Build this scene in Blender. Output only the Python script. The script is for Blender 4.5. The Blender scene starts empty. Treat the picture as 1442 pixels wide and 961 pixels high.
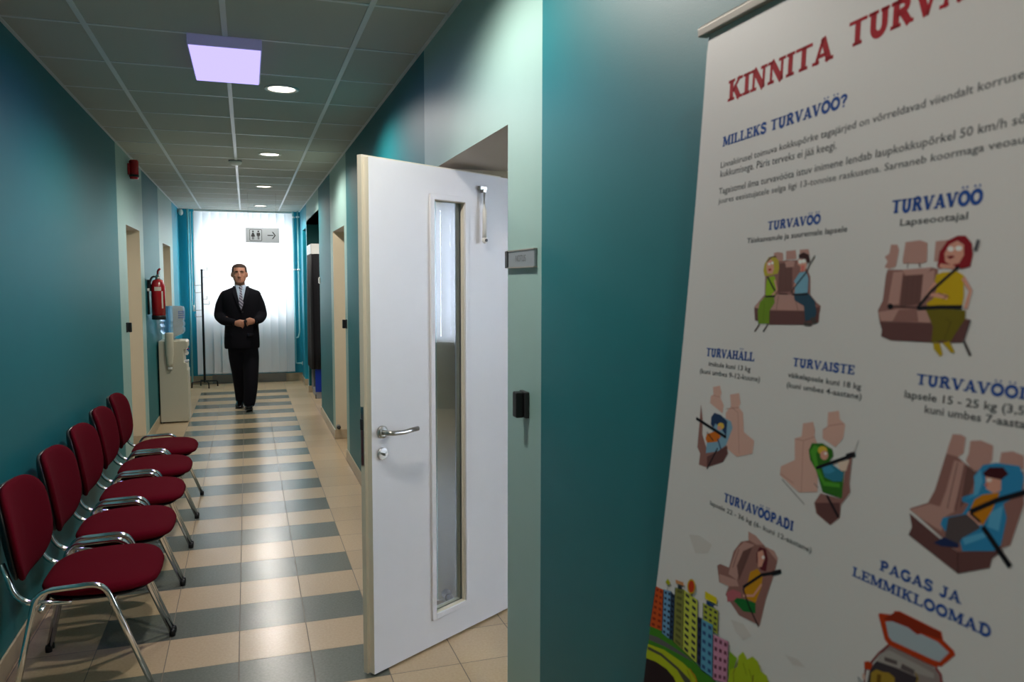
import bpy, math, random
from mathutils import Vector, Matrix
random.seed(4)
SC = bpy.context.scene
COL = SC.collection
PI = math.pi

# ------------------------------------------------------------------ camera
cam = bpy.data.cameras.new('camera')
cam_o = bpy.data.objects.new('camera', cam); COL.objects.link(cam_o)
cam_o.location = (0, 0, 1.63)
YAW, PITCH, ROLL = math.radians(18.578), math.radians(4.323), math.radians(0.055)
fwd = Vector((math.sin(YAW)*math.cos(PITCH), math.cos(YAW)*math.cos(PITCH), -math.sin(PITCH)))
rt = Vector((math.cos(YAW), -math.sin(YAW), 0)); up = rt.cross(fwd)
r2 = rt*math.cos(ROLL) + up*math.sin(ROLL); u2 = -rt*math.sin(ROLL) + up*math.cos(ROLL)
cam_o.rotation_euler = Matrix((r2, u2, -fwd)).transposed().to_euler()
cam.sensor_width = 36.0; cam.sensor_fit = 'HORIZONTAL'
cam.lens = 1108.8/1442*36.0
cam.clip_start = 0.05; cam.clip_end = 60
cam.dof.use_dof = True; cam.dof.focus_distance = 5.2; cam.dof.aperture_fstop = 6.5
SC.camera = cam_o

# ------------------------------------------------------------------ light, exposure
H = 2.754                      # ceiling height
W_SKY, P_WINDOW, P_ROOM = 1.0, 76.0, 1400.0
P_SPOT, P_PANEL, E_PANEL = 102.0, 6.0, 1.55
SC.view_settings.view_transform = 'Standard'; SC.view_settings.look = 'None'
SC.view_settings.exposure = 0.0; SC.view_settings.gamma = 1.0
SC.view_settings.use_curve_mapping = False
wd = bpy.data.worlds.new('sky'); SC.world = wd; wd.use_nodes = True
bg = wd.node_tree.nodes['Background']; bg.inputs[0].default_value = (.86, .93, 1.0, 1); bg.inputs[1].default_value = W_SKY

def light(name, kind, loc, direction, power, color, **kw):
    d = bpy.data.lights.new(name, kind); d.energy = power; d.color = color
    for k, v in kw.items(): setattr(d, k, v)
    o = bpy.data.objects.new(name, d); COL.objects.link(o); o.location = loc
    o.rotation_euler = Vector(direction).to_track_quat('-Z', 'Y').to_euler()
    return o
# daylight outside the corridor's end window and outside the side room's window
light('daylight_corridor_window', 'AREA', (0, 13.95, 1.95), (0, -1, 0), P_WINDOW, (.93, .96, 1.0), shape='RECTANGLE', size=1.5, size_y=1.75)
light('daylight_room_window', 'AREA', (7.75, 2.0, 1.78), (-1, 0, 0), P_ROOM, (.74, .84, 1.0), shape='RECTANGLE', size=2.4, size_y=1.8)

# ------------------------------------------------------------------ materials
def lin(c):
    if isinstance(c, str):
        c = c.lstrip('#'); c = [int(c[i:i+2], 16)/255 for i in (0, 2, 4)]
    return tuple((v/12.92 if v <= .04045 else ((v+.055)/1.055)**2.4) for v in c) + (1,)
def mat(name, col, rough=.5, metal=0, spec=.5, noise=0, nscale=40, bump=0, bscale=200, emit=None, estr=0, trans=0, ior=1.45, alpha=1, sheen=0, coat=0):
    m = bpy.data.materials.new(name); m.use_nodes = True
    nt = m.node_tree; b = nt.nodes['Principled BSDF']
    c = lin(col) if isinstance(col, str) else tuple(col)+(1,)
    b.inputs['Base Color'].default_value = c
    b.inputs['Roughness'].default_value = rough; b.inputs['Metallic'].default_value = metal
    b.inputs['Specular IOR Level'].default_value = spec; b.inputs['IOR'].default_value = ior
    b.inputs['Transmission Weight'].default_value = trans; b.inputs['Alpha'].default_value = alpha
    b.inputs['Sheen Weight'].default_value = sheen; b.inputs['Coat Weight'].default_value = coat
    if emit: b.inputs['Emission Color'].default_value = lin(emit); b.inputs['Emission Strength'].default_value = estr
    tc = nt.nodes.new('ShaderNodeTexCoord')
    if noise:
        n = nt.nodes.new('ShaderNodeTexNoise'); n.inputs['Scale'].default_value = nscale; n.inputs['Detail'].default_value = 4
        nt.links.new(tc.outputs['Object'], n.inputs['Vector'])
        mx = nt.nodes.new('ShaderNodeMix'); mx.data_type = 'RGBA'
        mx.inputs['A'].default_value = tuple(max(0, v*(1-noise)) for v in c[:3])+(1,); mx.inputs['B'].default_value = tuple(min(1, v*(1+noise)) for v in c[:3])+(1,)
        nt.links.new(n.outputs['Fac'], mx.inputs['Factor']); nt.links.new(mx.outputs['Result'], b.inputs['Base Color'])
    if bump:
        n = nt.nodes.new('ShaderNodeTexNoise'); n.inputs['Scale'].default_value = bscale; n.inputs['Detail'].default_value = 3
        nt.links.new(tc.outputs['Object'], n.inputs['Vector'])
        bp = nt.nodes.new('ShaderNodeBump'); bp.inputs['Strength'].default_value = bump; bp.inputs['Distance'].default_value = .002
        nt.links.new(n.outputs['Fac'], bp.inputs['Height']); nt.links.new(bp.outputs['Normal'], b.inputs['Normal'])
    return m
M = {}
M['teal'] = mat('teal_paint', '#0c6c73', .5, noise=.05, nscale=6, bump=.12, bscale=260)
M['pale'] = mat('pale_green_paint', '#95b5ae', .46, noise=.04, nscale=6, bump=.12, bscale=260)
M['blue'] = mat('turquoise_paint', '#0e90a8', .5, noise=.05, nscale=6, bump=.12, bscale=260)
M['dteal'] = mat('deep_teal_paint', '#0a5a5c', .5, noise=.05, nscale=6, bump=.1, bscale=260)
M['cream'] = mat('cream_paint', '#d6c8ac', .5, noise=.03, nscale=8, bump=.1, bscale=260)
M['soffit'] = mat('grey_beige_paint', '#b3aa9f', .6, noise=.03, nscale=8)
M['roomwall'] = mat('grey_room_paint', '#b9b8b0', .6, noise=.03, nscale=8)
M['tilec'] = mat('mineral_ceiling_tile', '#bcbbb2', .8, noise=.12, nscale=300, bump=.4, bscale=500)
M['tbar'] = mat('white_ceiling_bar', '#d9dadb', .35, spec=.6)
M['base'] = mat('beige_skirting_tile', '#b4a387', .35, noise=.12, nscale=30)
M['baseg'] = mat('grey_skirting', '#86807a', .4, noise=.1, nscale=30)
M['chrome'] = mat('chrome', (.78, .78, .76), .12, 1)
M['steel'] = mat('brushed_steel', (.52, .51, .49), .28, 1, bump=.1, bscale=400)
M['alu'] = mat('aluminium', '#a39c92', .5, .4)
M['red'] = mat('red_upholstery', '#5c0818', .92, spec=.06, noise=.35, nscale=420, bump=.6, bscale=700)
M['blackp'] = mat('black_plastic', '#141415', .45)
M['darkg'] = mat('dark_grey_plastic', '#2c2d2e', .4)
M['white'] = mat('white_plastic', '#e6e4df', .35)
M['doorw'] = mat('white_laminate', '#e2e1e4', .38, noise=.02, nscale=10)
M['doore'] = mat('cream_door_edge', '#ddd5c2', .4)
M['redp'] = mat('red_enamel', '#a80f1c', .25, coat=.4)
M['cooler'] = mat('beige_cooler_plastic', '#c9c3af', .4, noise=.05, nscale=150)
M['blackm'] = mat('black_metal', '#17141a', .4, .3)
M['curtain'] = mat('black_curtain_cloth', '#0d0b12', .85, noise=.5, nscale=120, sheen=.1)
M['bluepanel'] = mat('blue_panel', '#0b2f9c', .35)
M['greyp'] = mat('grey_panel', '#8f8f90', .45)
M['sign'] = mat('grey_sign_metal', '#8f969b', .45, .2)
M['ink'] = mat('dark_print', '#1a1c20', .6)
M['suit'] = mat('black_suit_cloth', '#0c0b12', .9, spec=.2, noise=.4, nscale=300, bump=.3, bscale=400)
M['shirt'] = mat('pale_blue_shirt', '#aab9cc', .8)
M['skin'] = mat('skin', '#b07a62', .5, noise=.1, nscale=40)
M['lips'] = mat('lips', '#9a5c50', .5)
M['hair'] = mat('short_brown_hair', '#3a2820', .8, noise=.4, nscale=200)
M['shoe'] = mat('polished_black_leather', '#0c0b0d', .2)
M['teeth'] = mat('eye_white', '#c9c2ba', .4)
M['dark'] = mat('eye_dark', '#20140f', .4)
def glass(name, col, rough=0.0, refl=1.0):
    m = bpy.data.materials.new(name); m.use_nodes = True; nt = m.node_tree; nt.nodes.clear()
    out = nt.nodes.new('ShaderNodeOutputMaterial'); mix = nt.nodes.new('ShaderNodeMixShader')
    tr = nt.nodes.new('ShaderNodeBsdfTransparent'); tr.inputs[0].default_value = tuple(col)+(1,)
    gl = nt.nodes.new('ShaderNodeBsdfGlossy'); gl.inputs['Roughness'].default_value = rough
    fr = nt.nodes.new('ShaderNodeFresnel'); fr.inputs['IOR'].default_value = 1.52
    ml = nt.nodes.new('ShaderNodeMath'); ml.operation = 'MULTIPLY'; ml.inputs[1].default_value = refl; ml.use_clamp = True
    nt.links.new(fr.outputs[0], ml.inputs[0]); nt.links.new(ml.outputs[0], mix.inputs[0])
    nt.links.new(tr.outputs[0], mix.inputs[1]); nt.links.new(gl.outputs[0], mix.inputs[2]); nt.links.new(mix.outputs[0], out.inputs[0])
    return m
M['glass'] = glass('clear_glass', (.78, .85, .80), 0, 2.5)
M['lamphousing'] = mat('lamp_acrylic', '#c4c4cc', .35, emit='#a99cff', estr=.10)
M['pane'] = glass('window_glass', (.95, .97, .97))
M['bottle'] = None
def translucent(name, col, fac, rough=.8):
    m = bpy.data.materials.new(name); m.use_nodes = True; nt = m.node_tree; nt.nodes.clear()
    out = nt.nodes.new('ShaderNodeOutputMaterial'); mix = nt.nodes.new('ShaderNodeMixShader'); mix.inputs[0].default_value = fac
    a = nt.nodes.new('ShaderNodeBsdfDiffuse'); b = nt.nodes.new('ShaderNodeBsdfTranslucent')
    a.inputs[0].default_value = lin(col); b.inputs[0].default_value = lin(col)
    w = nt.nodes.new('ShaderNodeTexWave'); w.inputs['Scale'].default_value = 160; w.bands_direction = 'Z'
    tc = nt.nodes.new('ShaderNodeTexCoord'); bp = nt.nodes.new('ShaderNodeBump'); bp.inputs['Strength'].default_value = .05
    nt.links.new(tc.outputs['Object'], w.inputs['Vector']); nt.links.new(w.outputs['Fac'], bp.inputs['Height']); nt.links.new(bp.outputs[0], a.inputs['Normal'])
    nt.links.new(a.outputs[0], mix.inputs[1]); nt.links.new(b.outputs[0], mix.inputs[2]); nt.links.new(mix.outputs[0], out.inputs[0])
    return m
M['slat'] = translucent('white_blind_fabric', '#f8f7fa', .32)
def emission(name, col, s):
    m = bpy.data.materials.new(name); m.use_nodes = True; nt = m.node_tree; nt.nodes.clear()
    out = nt.nodes.new('ShaderNodeOutputMaterial'); e = nt.nodes.new('ShaderNodeEmission')
    e.inputs[0].default_value = lin(col); e.inputs[1].default_value = s; nt.links.new(e.outputs[0], out.inputs[0]); return m
M['bulb'] = emission('warm_lamp', '#fff3df', 6)
M['panelglow'] = emission('lavender_lamp', '#b3a8ff', E_PANEL)
def bottle_mat():
    m = mat('blue_water_bottle', '#c4ddf8', .08, trans=.85, ior=1.08, spec=.6)
    return m
M['bottle'] = bottle_mat()
def floor_mat():
    m = bpy.data.materials.new('floor_tiles'); m.use_nodes = True; nt = m.node_tree; b = nt.nodes['Principled BSDF']; L = nt.links.new
    def math_(op, a, bb=None, c=None):
        n = nt.nodes.new('ShaderNodeMath'); n.operation = op
        for i, v in enumerate((a, bb, c)):
            if v is None: continue
            if isinstance(v, (int, float)): n.inputs[i].default_value = v
            else: L(v, n.inputs[i])
        return n.outputs[0]
    tc = nt.nodes.new('ShaderNodeTexCoord'); sp = nt.nodes.new('ShaderNodeSeparateXYZ'); L(tc.outputs['Object'], sp.inputs[0])
    X, Y = sp.outputs[0], sp.outputs[1]
    tx = math_('DIVIDE', math_('SUBTRACT', X, -.667), .2992); ty = math_('DIVIDE', math_('SUBTRACT', Y, 3.153), .3156)
    fx, fy = math_('FLOOR', tx), math_('FLOOR', ty)
    gx = math_('SUBTRACT', tx, fx); gy = math_('SUBTRACT', ty, fy)
    ex = math_('MULTIPLY', math_('MINIMUM', gx, math_('SUBTRACT', 1, gx)), .2992)
    ey = math_('MULTIPLY', math_('MINIMUM', gy, math_('SUBTRACT', 1, gy)), .3156)
    grout = math_('LESS_THAN', math_('MINIMUM', ex, ey), .0019)
    par = math_('MODULO', math_('ADD', fy, 40), 2)
    par = math_('LESS_THAN', par, .5)
    inx = math_('MULTIPLY', math_('GREATER_THAN', fx, -.5), math_('LESS_THAN', fx, 3.5))
    iny = math_('LESS_THAN', fy, 28.5)
    dark = math_('MULTIPLY', math_('MULTIPLY', par, inx), iny)
    wn = nt.nodes.new('ShaderNodeTexWhiteNoise'); wn.noise_dimensions = '2D'; cb = nt.nodes.new('ShaderNodeCombineXYZ'); L(fx, cb.inputs[0]); L(fy, cb.inputs[1]); L(cb.outputs[0], wn.inputs['Vector'])
    nz = nt.nodes.new('ShaderNodeTexNoise'); nz.inputs['Scale'].default_value = 90; nz.inputs['Detail'].default_value = 5; L(tc.outputs['Object'], nz.inputs['Vector'])
    def mix(f, a, bb):
        n = nt.nodes.new('ShaderNodeMix'); n.data_type = 'RGBA'; L(f, n.inputs['Factor'])
        for k, v in (('A', a), ('B', bb)):
            if isinstance(v, str): n.inputs[k].default_value = lin(v)
            else: L(v, n.inputs[k])
        return n.outputs['Result']
    beige = mix(nz.outputs['Fac'], '#b59c7a', '#ccb594'); grey = mix(nz.outputs['Fac'], '#555950', '#73776c')
    c = mix(dark, beige, grey)
    hs = nt.nodes.new('ShaderNodeHueSaturation'); L(c, hs.inputs['Color']); L(math_('MULTIPLY_ADD', wn.outputs['Value'], .12, .94), hs.inputs['Value'])
    L(mix(grout, hs.outputs[0], '#6d6353'), b.inputs['Base Color'])
    L(math_('MULTIPLY_ADD', grout, .5, math_('MULTIPLY_ADD', nz.outputs['Fac'], .10, .19)), b.inputs['Roughness'])
    b.inputs['Specular IOR Level'].default_value = .42
    bp = nt.nodes.new('ShaderNodeBump'); bp.inputs['Strength'].default_value = .25; bp.inputs['Distance'].default_value = .002
    L(math_('ADD', math_('MULTIPLY', grout, -1), math_('MULTIPLY', nz.outputs['Fac'], .08)), bp.inputs['Height']); L(bp.outputs[0], b.inputs['Normal'])
    return m
M['floor'] = floor_mat()

# ------------------------------------------------------------------ mesh helpers
class MB:
    def __init__(s): s.v = []; s.f = []; s.m = []; s.sm = []
    def add(s, vs, fs, m=0, smooth=False):
        o = len(s.v); s.v += [tuple(v) for v in vs]
        for f in fs: s.f.append([o+i for i in f]); s.m.append(m); s.sm.append(smooth)
        return s
    def box(s, a, b, m=0, fm=None):
        x0, y0, z0 = a; x1, y1, z1 = b
        vs = [(x0,y0,z0),(x1,y0,z0),(x1,y1,z0),(x0,y1,z0),(x0,y0,z1),(x1,y0,z1),(x1,y1,z1),(x0,y1,z1)]
        fs = {'-z':(0,3,2,1),'+z':(4,5,6,7),'-y':(0,1,5,4),'+x':(1,2,6,5),'+y':(2,3,7,6),'-x':(3,0,4,7)}
        for k, f in fs.items(): s.add([vs[i] for i in f], [(0,1,2,3)], (fm or {}).get(k, m))
        return s
    def rings(s, R, m=0, smooth=True, caps=True, closed=True):
        n = len(R[0]); vs = [p for r in R for p in r]; fs = []
        for i in range(len(R)-1):
            for j in range(n if closed else n-1):
                k = (j+1) % n; fs.append((i*n+j, i*n+k, (i+1)*n+k, (i+1)*n+j))
        if caps and closed: fs.append(tuple(reversed(range(n)))); fs.append(tuple((len(R)-1)*n+j for j in range(n)))
        return s.add(vs, fs, m, smooth)
    def lathe(s, c, prof, n=24, m=0, smooth=True, axis='z'):
        R = []
        for r, h in prof:
            ring = []
            for k in range(n):
                a = 2*PI*k/n; p = (r*math.cos(a), r*math.sin(a), h)
                if axis == 'x': p = (h, r*math.cos(a), r*math.sin(a))
                if axis == 'y': p = (r*math.sin(a), h, r*math.cos(a))
                ring.append((c[0]+p[0], c[1]+p[1], c[2]+p[2]))
            R.append(ring)
        return s.rings(R, m, smooth)
    def tube(s, pts, r, n=10, m=0, closed=False):
        P = [Vector(p) for p in pts]; R = []; N = len(P)
        rr = r if isinstance(r, (list, tuple)) else [r]*N
        t0 = (P[1]-P[0]).normalized(); a = t0.orthogonal().normalized()
        for i in range(N):
            if closed: t = (P[(i+1) % N]-P[i-1]).normalized()
            else: t = ((P[min(i+1, N-1)]-P[i]).normalized() + (P[i]-P[max(i-1, 0)]).normalized()).normalized()
            a = (a - t*a.dot(t)).normalized(); b = t.cross(a)
            R.append([tuple(P[i] + (a*math.cos(2*PI*k/n) + b*math.sin(2*PI*k/n))*rr[i]) for k in range(n)])
        if closed: R.append(R[0])
        return s.rings(R, m, True, not closed)
    def ellip(s, c, r, n=16, k=10, m=0):
        R = [[(c[0]+r[0]*math.sin(PI*i/k)*math.cos(2*PI*j/n), c[1]+r[1]*math.sin(PI*i/k)*math.sin(2*PI*j/n), c[2]-r[2]*math.cos(PI*i/k)) for j in range(n)] for i in range(k+1)]
        R[0] = [(p[0], p[1], p[2]) for p in R[0]]
        for q, i in ((.02, 0), (.02, k)):
            R[i] = [(c[0]+r[0]*q*math.cos(2*PI*j/n), c[1]+r[1]*q*math.sin(2*PI*j/n), c[2]+(r[2] if i else -r[2])) for j in range(n)]
        return s.rings(R, m)
    def prism(s, poly, a, b, axis='y', m=0, smooth=False):
        def P(p, h):
            return {'y': (p[0], h, p[1]), 'x': (h, p[0], p[1]), 'z': (p[0], p[1], h)}[axis]
        return s.rings([[P(p, a) for p in poly], [P(p, b) for p in poly]], m, smooth)
    def build(s, name, mats, parent=None, off=(0, 0, 0), bevel=0, seg=2, sub=0, remesh=0, smoothit=0, recalc=True):
        me = bpy.data.meshes.new(name)
        me.from_pydata([(v[0]-off[0], v[1]-off[1], v[2]-off[2]) for v in s.v], [], s.f)
        for mm in (mats if isinstance(mats, (list, tuple)) else [mats]): me.materials.append(mm)
        me.polygons.foreach_set('material_index', s.m); me.polygons.foreach_set('use_smooth', s.sm)
        if recalc:
            import bmesh
            bm = bmesh.new(); bm.from_mesh(me)
            if bevel: bmesh.ops.remove_doubles(bm, verts=bm.verts, dist=1e-5)
            bmesh.ops.recalc_face_normals(bm, faces=bm.faces); bm.to_mesh(me); bm.free()
        me.update()
        o = bpy.data.objects.new(name, me); COL.objects.link(o)
        if parent: o.parent = parent
        if bevel:
            md = o.modifiers.new('bevel', 'BEVEL'); md.width = bevel; md.segments = seg; md.limit_method = 'ANGLE'; md.angle_limit = math.radians(40); md.harden_normals = False
        if sub:
            md = o.modifiers.new('sub', 'SUBSURF'); md.levels = sub; md.render_levels = sub
        if remesh:
            md = o.modifiers.new('rm', 'REMESH'); md.mode = 'VOXEL'; md.voxel_size = remesh; md.use_smooth_shade = True
            if smoothit:
                md = o.modifiers.new('sm', 'SMOOTH'); md.iterations = smoothit; md.factor = .5
        return o
def tag(o, label=None, cat=None, group=None, kind=None):
    if label: o['label'] = label
    if cat: o['category'] = cat
    if group: o['group'] = group
    if kind: o['kind'] = kind
    return o
def thing(name, loc, label, cat, group=None, rot=0, kind=None):
    o = bpy.data.objects.new(name, None); COL.objects.link(o); o.location = loc; o.rotation_euler = (0, 0, rot); o.empty_display_size = .1
    return tag(o, label, cat, group, kind)
def smoothpath(pts, r=.04, n=5):
    """polyline with rounded corners"""
    P = [Vector(p) for p in pts]; out = [P[0]]
    for i in range(1, len(P)-1):
        a, b = (P[i-1]-P[i]), (P[i+1]-P[i]); rr = min(r, a.length*.49, b.length*.49)
        p0, p1 = P[i]+a.normalized()*rr, P[i]+b.normalized()*rr
        for k in range(n+1):
            t = k/n; out.append(p0*(1-t)**2 + P[i]*2*t*(1-t) + p1*t*t)
    out.append(P[-1]); return out

# ------------------------------------------------------------------ the setting
XL, XR, YB, YF, TH = -.985, .842, 13.35, -2.2, .36
RX = 7.2                                    # far wall of the side room
def st(o, label=None, cat=None): return tag(o, label, cat, kind='structure')
fl = MB()
fl.box((XL-.5, YF, -.1), (RX+.3, YB+.3, 0))
st(fl.build('floor', M['floor']), 'beige tiled floor with dark grey stripes along the corridor', 'floor')
ce = MB(); ce.box((XL-.5, YF, H), (2.6, YB+.3, H+.1), 0)
for x in (-.648, -.068, .51): ce.box((x-.012, YF, H-.004), (x+.012, YB, H+.01), 1)
for k in range(-9, 15):
    y = 3.944 + .632*k
    if YF < y < YB: ce.box((XL, y-.009, H-.003), (XR, y+.009, H+.01), 1)
ce.box((XL, YF, H-.003), (XL+.018, YB, H+.01), 1); ce.box((XR-.018, YF, H-.003), (XR, YB, H+.01), 1)
st(ce.build('ceiling', [M['tilec'], M['tbar']]), 'suspended grey tile ceiling with pale metal grid', 'ceiling')
def wall(name, x0, x1, segs, mats, label):
    """segs: (y0, y1, colour, opening top or None, jamb colour)"""
    w = MB(); ix = {k: i for i, k in enumerate(mats)}
    for i, (a, b, c, top, jc) in enumerate(segs):
        if top is None:
            fm = {}
            if i+1 < len(segs) and segs[i+1][3]: fm['+y'] = ix[segs[i+1][4]]
            if i and segs[i-1][3]: fm['-y'] = ix[segs[i-1][4]]
            w.box((x0, a, 0), (x1, b, H), ix[c], fm)
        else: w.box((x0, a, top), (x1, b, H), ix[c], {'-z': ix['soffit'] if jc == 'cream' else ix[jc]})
    return st(w.build(name, [M[k] for k in mats]), label, 'wall')
wmats = ['teal', 'pale', 'cream', 'soffit', 'blue', 'dteal']
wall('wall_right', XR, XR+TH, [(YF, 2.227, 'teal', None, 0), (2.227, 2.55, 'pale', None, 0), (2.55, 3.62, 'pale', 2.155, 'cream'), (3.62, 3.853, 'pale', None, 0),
    (3.853, 7.07, 'teal', None, 0), (7.07, 7.25, 'pale', None, 0), (7.25, 8.24, 'pale', 2.133, 'cream'), (8.24, 8.47, 'pale', None, 0),
    (8.47, 9.85, 'teal', None, 0), (9.85, 11.88, 'pale', 2.455, 'dteal'), (11.88, 12.02, 'blue', None, 0), (12.02, 12.72, 'blue', 2.42, 'blue'), (12.72, YB, 'blue', None, 0)], wmats, 'teal right wall with pale green bands around its doorways')
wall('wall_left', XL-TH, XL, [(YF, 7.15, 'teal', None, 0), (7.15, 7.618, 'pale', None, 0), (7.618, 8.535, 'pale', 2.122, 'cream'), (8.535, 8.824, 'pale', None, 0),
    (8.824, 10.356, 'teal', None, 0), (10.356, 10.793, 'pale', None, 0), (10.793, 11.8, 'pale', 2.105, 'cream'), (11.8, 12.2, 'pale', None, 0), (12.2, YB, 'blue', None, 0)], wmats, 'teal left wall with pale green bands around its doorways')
# end wall with its window opening (x -.72..70, z 1.1..2.7)
b = MB()
b.box((XL-TH, YB, 0), (2.6, YB+.25, 1.08)); b.box((XL-TH, YB, 2.68), (2.6, YB+.25, H)); b.box((XL-TH, YB, 1.08), (-.72, YB+.25, 2.68)); b.box((.70, YB, 1.08), (2.6, YB+.25, 2.68))
st(b.build('wall_back', M['blue']), 'turquoise end wall around the blind-covered window', 'wall')
b = MB(); b.box((XL-TH, YF-.2, 0), (XR+TH, YF, H)); st(b.build('wall_front', M['roomwall']), 'plain grey wall behind the viewer', 'wall')
# side room reached by the open white door
b = MB()
b.box((XR+TH, .2, 0), (RX, .35, H)); b.box((XR+TH, 6.2, 0), (RX, 6.35, H))
st(b.build('wall_side', M['roomwall']), 'pale grey walls of the side room', 'wall')
b = MB()
WY0, WY1, WZ0, WZ1 = .75, 3.25, .86, 2.6
b.box((RX, .2, 0), (RX+.25, 6.35, WZ0)); b.box((RX, .2, WZ1), (RX+.25, 6.35, H)); b.box((RX, .2, WZ0), (RX+.25, WY0, WZ1)); b.box((RX, WY1, WZ0), (RX+.25, 6.35, WZ1))
st(b.build('wall_room', M['roomwall']), 'window wall of the side room', 'wall')
b = MB(); b.box((2.6, .2, H), (RX+.25, 6.35, H+.1)); st(b.build('ceiling_room', M['roomwall']), 'plain ceiling of the side room', 'ceiling')
# alcoves behind the right wall
b = MB()
b.box((XR+TH, 9.6, 0), (2.4, 9.85, H), 0); b.box((XR+TH, 11.88, 0), (2.4, 12.02, H), 0); b.box((2.4, 9.6, 0), (2.5, YB, H), 0); b.box((XR, 9.85, 2.455), (2.4, 11.9, 2.5), 0)
st(b.build('wall_alcove', M['dteal']), 'deep teal walls of the alcove behind the booth', 'wall')
def door_panel(name, x0, x1, y0, y1, z1, label, side):
    d = MB(); d.box((x0, y0, .008), (x1, y1, z1)); o = st(d.build(name, M['doorw'], bevel=.003), label, 'door')
    h = MB(); xs = x1+.045 if side > 0 else x0-.045; yc = y0+.09; xf = x1 if side > 0 else x0
    h.tube(smoothpath([(xf, yc, 1.02), (xs, yc, 1.02), (xs, yc+.12, 1.02)], .02), .009); h.lathe((xf, yc, 1.02), [(.026, -.002), (.026, .006)], 20, 0, False, 'x')
    h.build('door_handle', M['steel'], o)
door_panel('door_2', XR+.30, XR+.34, 7.27, 8.22, 2.11, 'closed white door deep in the far right doorway', -1)
door_panel('door_3', XL-.34, XL-.30, 7.64, 8.51, 2.1, 'closed white door deep in the nearer left doorway', 1)
door_panel('door_4', XL-.34, XL-.30, 10.81, 11.78, 2.08, 'closed white door deep in the farther left doorway', 1)
# skirting tiles
BH = .095
def skirt(name, segs, m, label):
    s = MB()
    for a, b2 in segs: s.box(a, b2)
    st(s.build(name, m, bevel=.003, seg=1), label, 'skirting')
E_ = .011
skirt('baseboard_left', [((XL, y0, 0), (XL+E_, y1, BH)) for y0, y1 in ((YF, 7.618), (8.535, 10.793), (11.8, YB))] +
      [((XL-.30, y, 0), (XL+E_, y+E_*s, BH)) for y, s in ((8.535, -1), (11.8, -1))], M['base'], 'beige tile skirting along the left wall')
skirt('baseboard_right', [((XR-E_, y0, 0), (XR, y1, BH)) for y0, y1 in ((YF, 2.55), (3.62, 7.25), (8.24, 9.85), (11.88, 12.02), (12.72, YB))] +
      [((XR-E_, y-E_ if s < 0 else y, 0), (XR+.30, y if s < 0 else y+E_, BH)) for y, s in ((3.62, -1), (8.24, -1), (9.85, 1), (11.88, -1), (12.72, -1))], M['base'], 'beige tile skirting along the right wall')
skirt('baseboard_back', [((XL, YB-E_, 0), (-.55, YB, .13)), ((.58, YB-E_, 0), (XR, YB, .13))], M['base'], 'beige tile skirting on the end wall')
skirt('trim_1', [((-.55, YB-.03, 0), (.58, YB, .14))], M['baseg'], 'grey plinth under the end window')
def window(name, axis, c, a0, a1, z0, z1, label):
    """frame of bars and a pane; axis 'y': plane y = c"""
    f = MB(); t, d = .055, .06
    def bx(p, q, r, s2):
        if axis == 'y': f.box((p, c-d/2, r), (q, c+d/2, s2))
        else: f.box((c-d/2, p, r), (c+d/2, q, s2))
    mid = (a0+a1)/2
    bx(a0, a0+t, z0, z1); bx(a1-t, a1, z0, z1); bx(a0+t, a1-t, z0, z0+t); bx(a0+t, a1-t, z1-t, z1)
    if axis == 'x': bx(mid-t/2, mid+t/2, z0+t, z1-t)
    fr = st(f.build(name, M['white'], bevel=.004), label, 'window')
    g = MB()
    if axis == 'y': g.box((a0+t, c-.004, z0+t), (a1-t, c+.004, z1-t))
    else: g.box((c-.004, a0+t, z0+t), (c+.004, a1-t, z1-t))
    g.build('pane', M['pane'], fr)
window('window_1', 'y', YB+.16, -.72, .70, 1.08, 2.68, 'bright end window behind the white vertical blind')
window('window_2', 'x', RX+.16, WY0, WY1, WZ0, WZ1, 'bright side room window seen mirrored in the door glass')
# ------------------------------------------------------------------ vertical blinds
def blind(loc, axis, x0, x1, z0, z1, label, pitch, wd, ang, jit):
    t = thing('vertical_blind', loc, label, 'blind')
    h = MB()
    if axis == 'y': h.box((x0, -.03, z1), (x1, .03, z1+.035))
    else: h.box((-.03, x0, z1), (.03, x1, z1+.035))
    h.build('headrail', M['white'], t, bevel=.004)
    n = int(round((x1-x0)/pitch)); rnd = random.Random(3)
    for k in range(n):
        c = x0 + (k+.5)*(x1-x0)/n; a = math.radians(ang + rnd.uniform(-jit, jit)); s = MB(); R0, R1 = [], []
        for j in range(7):
            q = (j/6-.5)*wd; bow = .006*(1-(2*j/6-1)**2)
            dx, dy = q*math.cos(a)-bow*math.sin(a), q*math.sin(a)+bow*math.cos(a)
            p = (c+dx, dy) if axis == 'y' else (dy, c+dx)
            R0.append((p[0], p[1], z0)); R1.append((p[0], p[1], z1))
        s.rings([R0, R1], 0, True, False, False)
        o = s.build('slat', M['slat'], t, recalc=False)
        w = MB(); 
        p = (c, 0) if axis == 'y' else (0, c)
        ww = (wd*.42*math.cos(a), wd*.42*math.sin(a)); pts = []
        A = (p[0]-ww[0], p[1]-ww[1]) if axis == 'y' else (p[0]-ww[1], p[1]-ww[0]); B = (p[0]+ww[0], p[1]+ww[1]) if axis == 'y' else (p[0]+ww[1], p[1]+ww[0])
        w.tube([(A[0], A[1], z0+.02), (B[0], B[1], z0+.02)], .006, 6); w.build('weight', M['slat'], o)
    return t
bl = blind((0, 13.2, 0), 'y', -.755, .715, .165, 2.71, 'white vertical blind glowing with daylight at the corridor end', .118, .127, 14, 3)
cd = MB(); cd.tube([(-.80, -.03, 2.70), (-.80, -.03, 1.5), (-.805, -.03, 1.27), (-.79, -.03, 1.2), (-.77, -.03, 1.26), (-.765, -.03, 1.6), (-.76, -.02, 2.70)], .006, 6)
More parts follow.
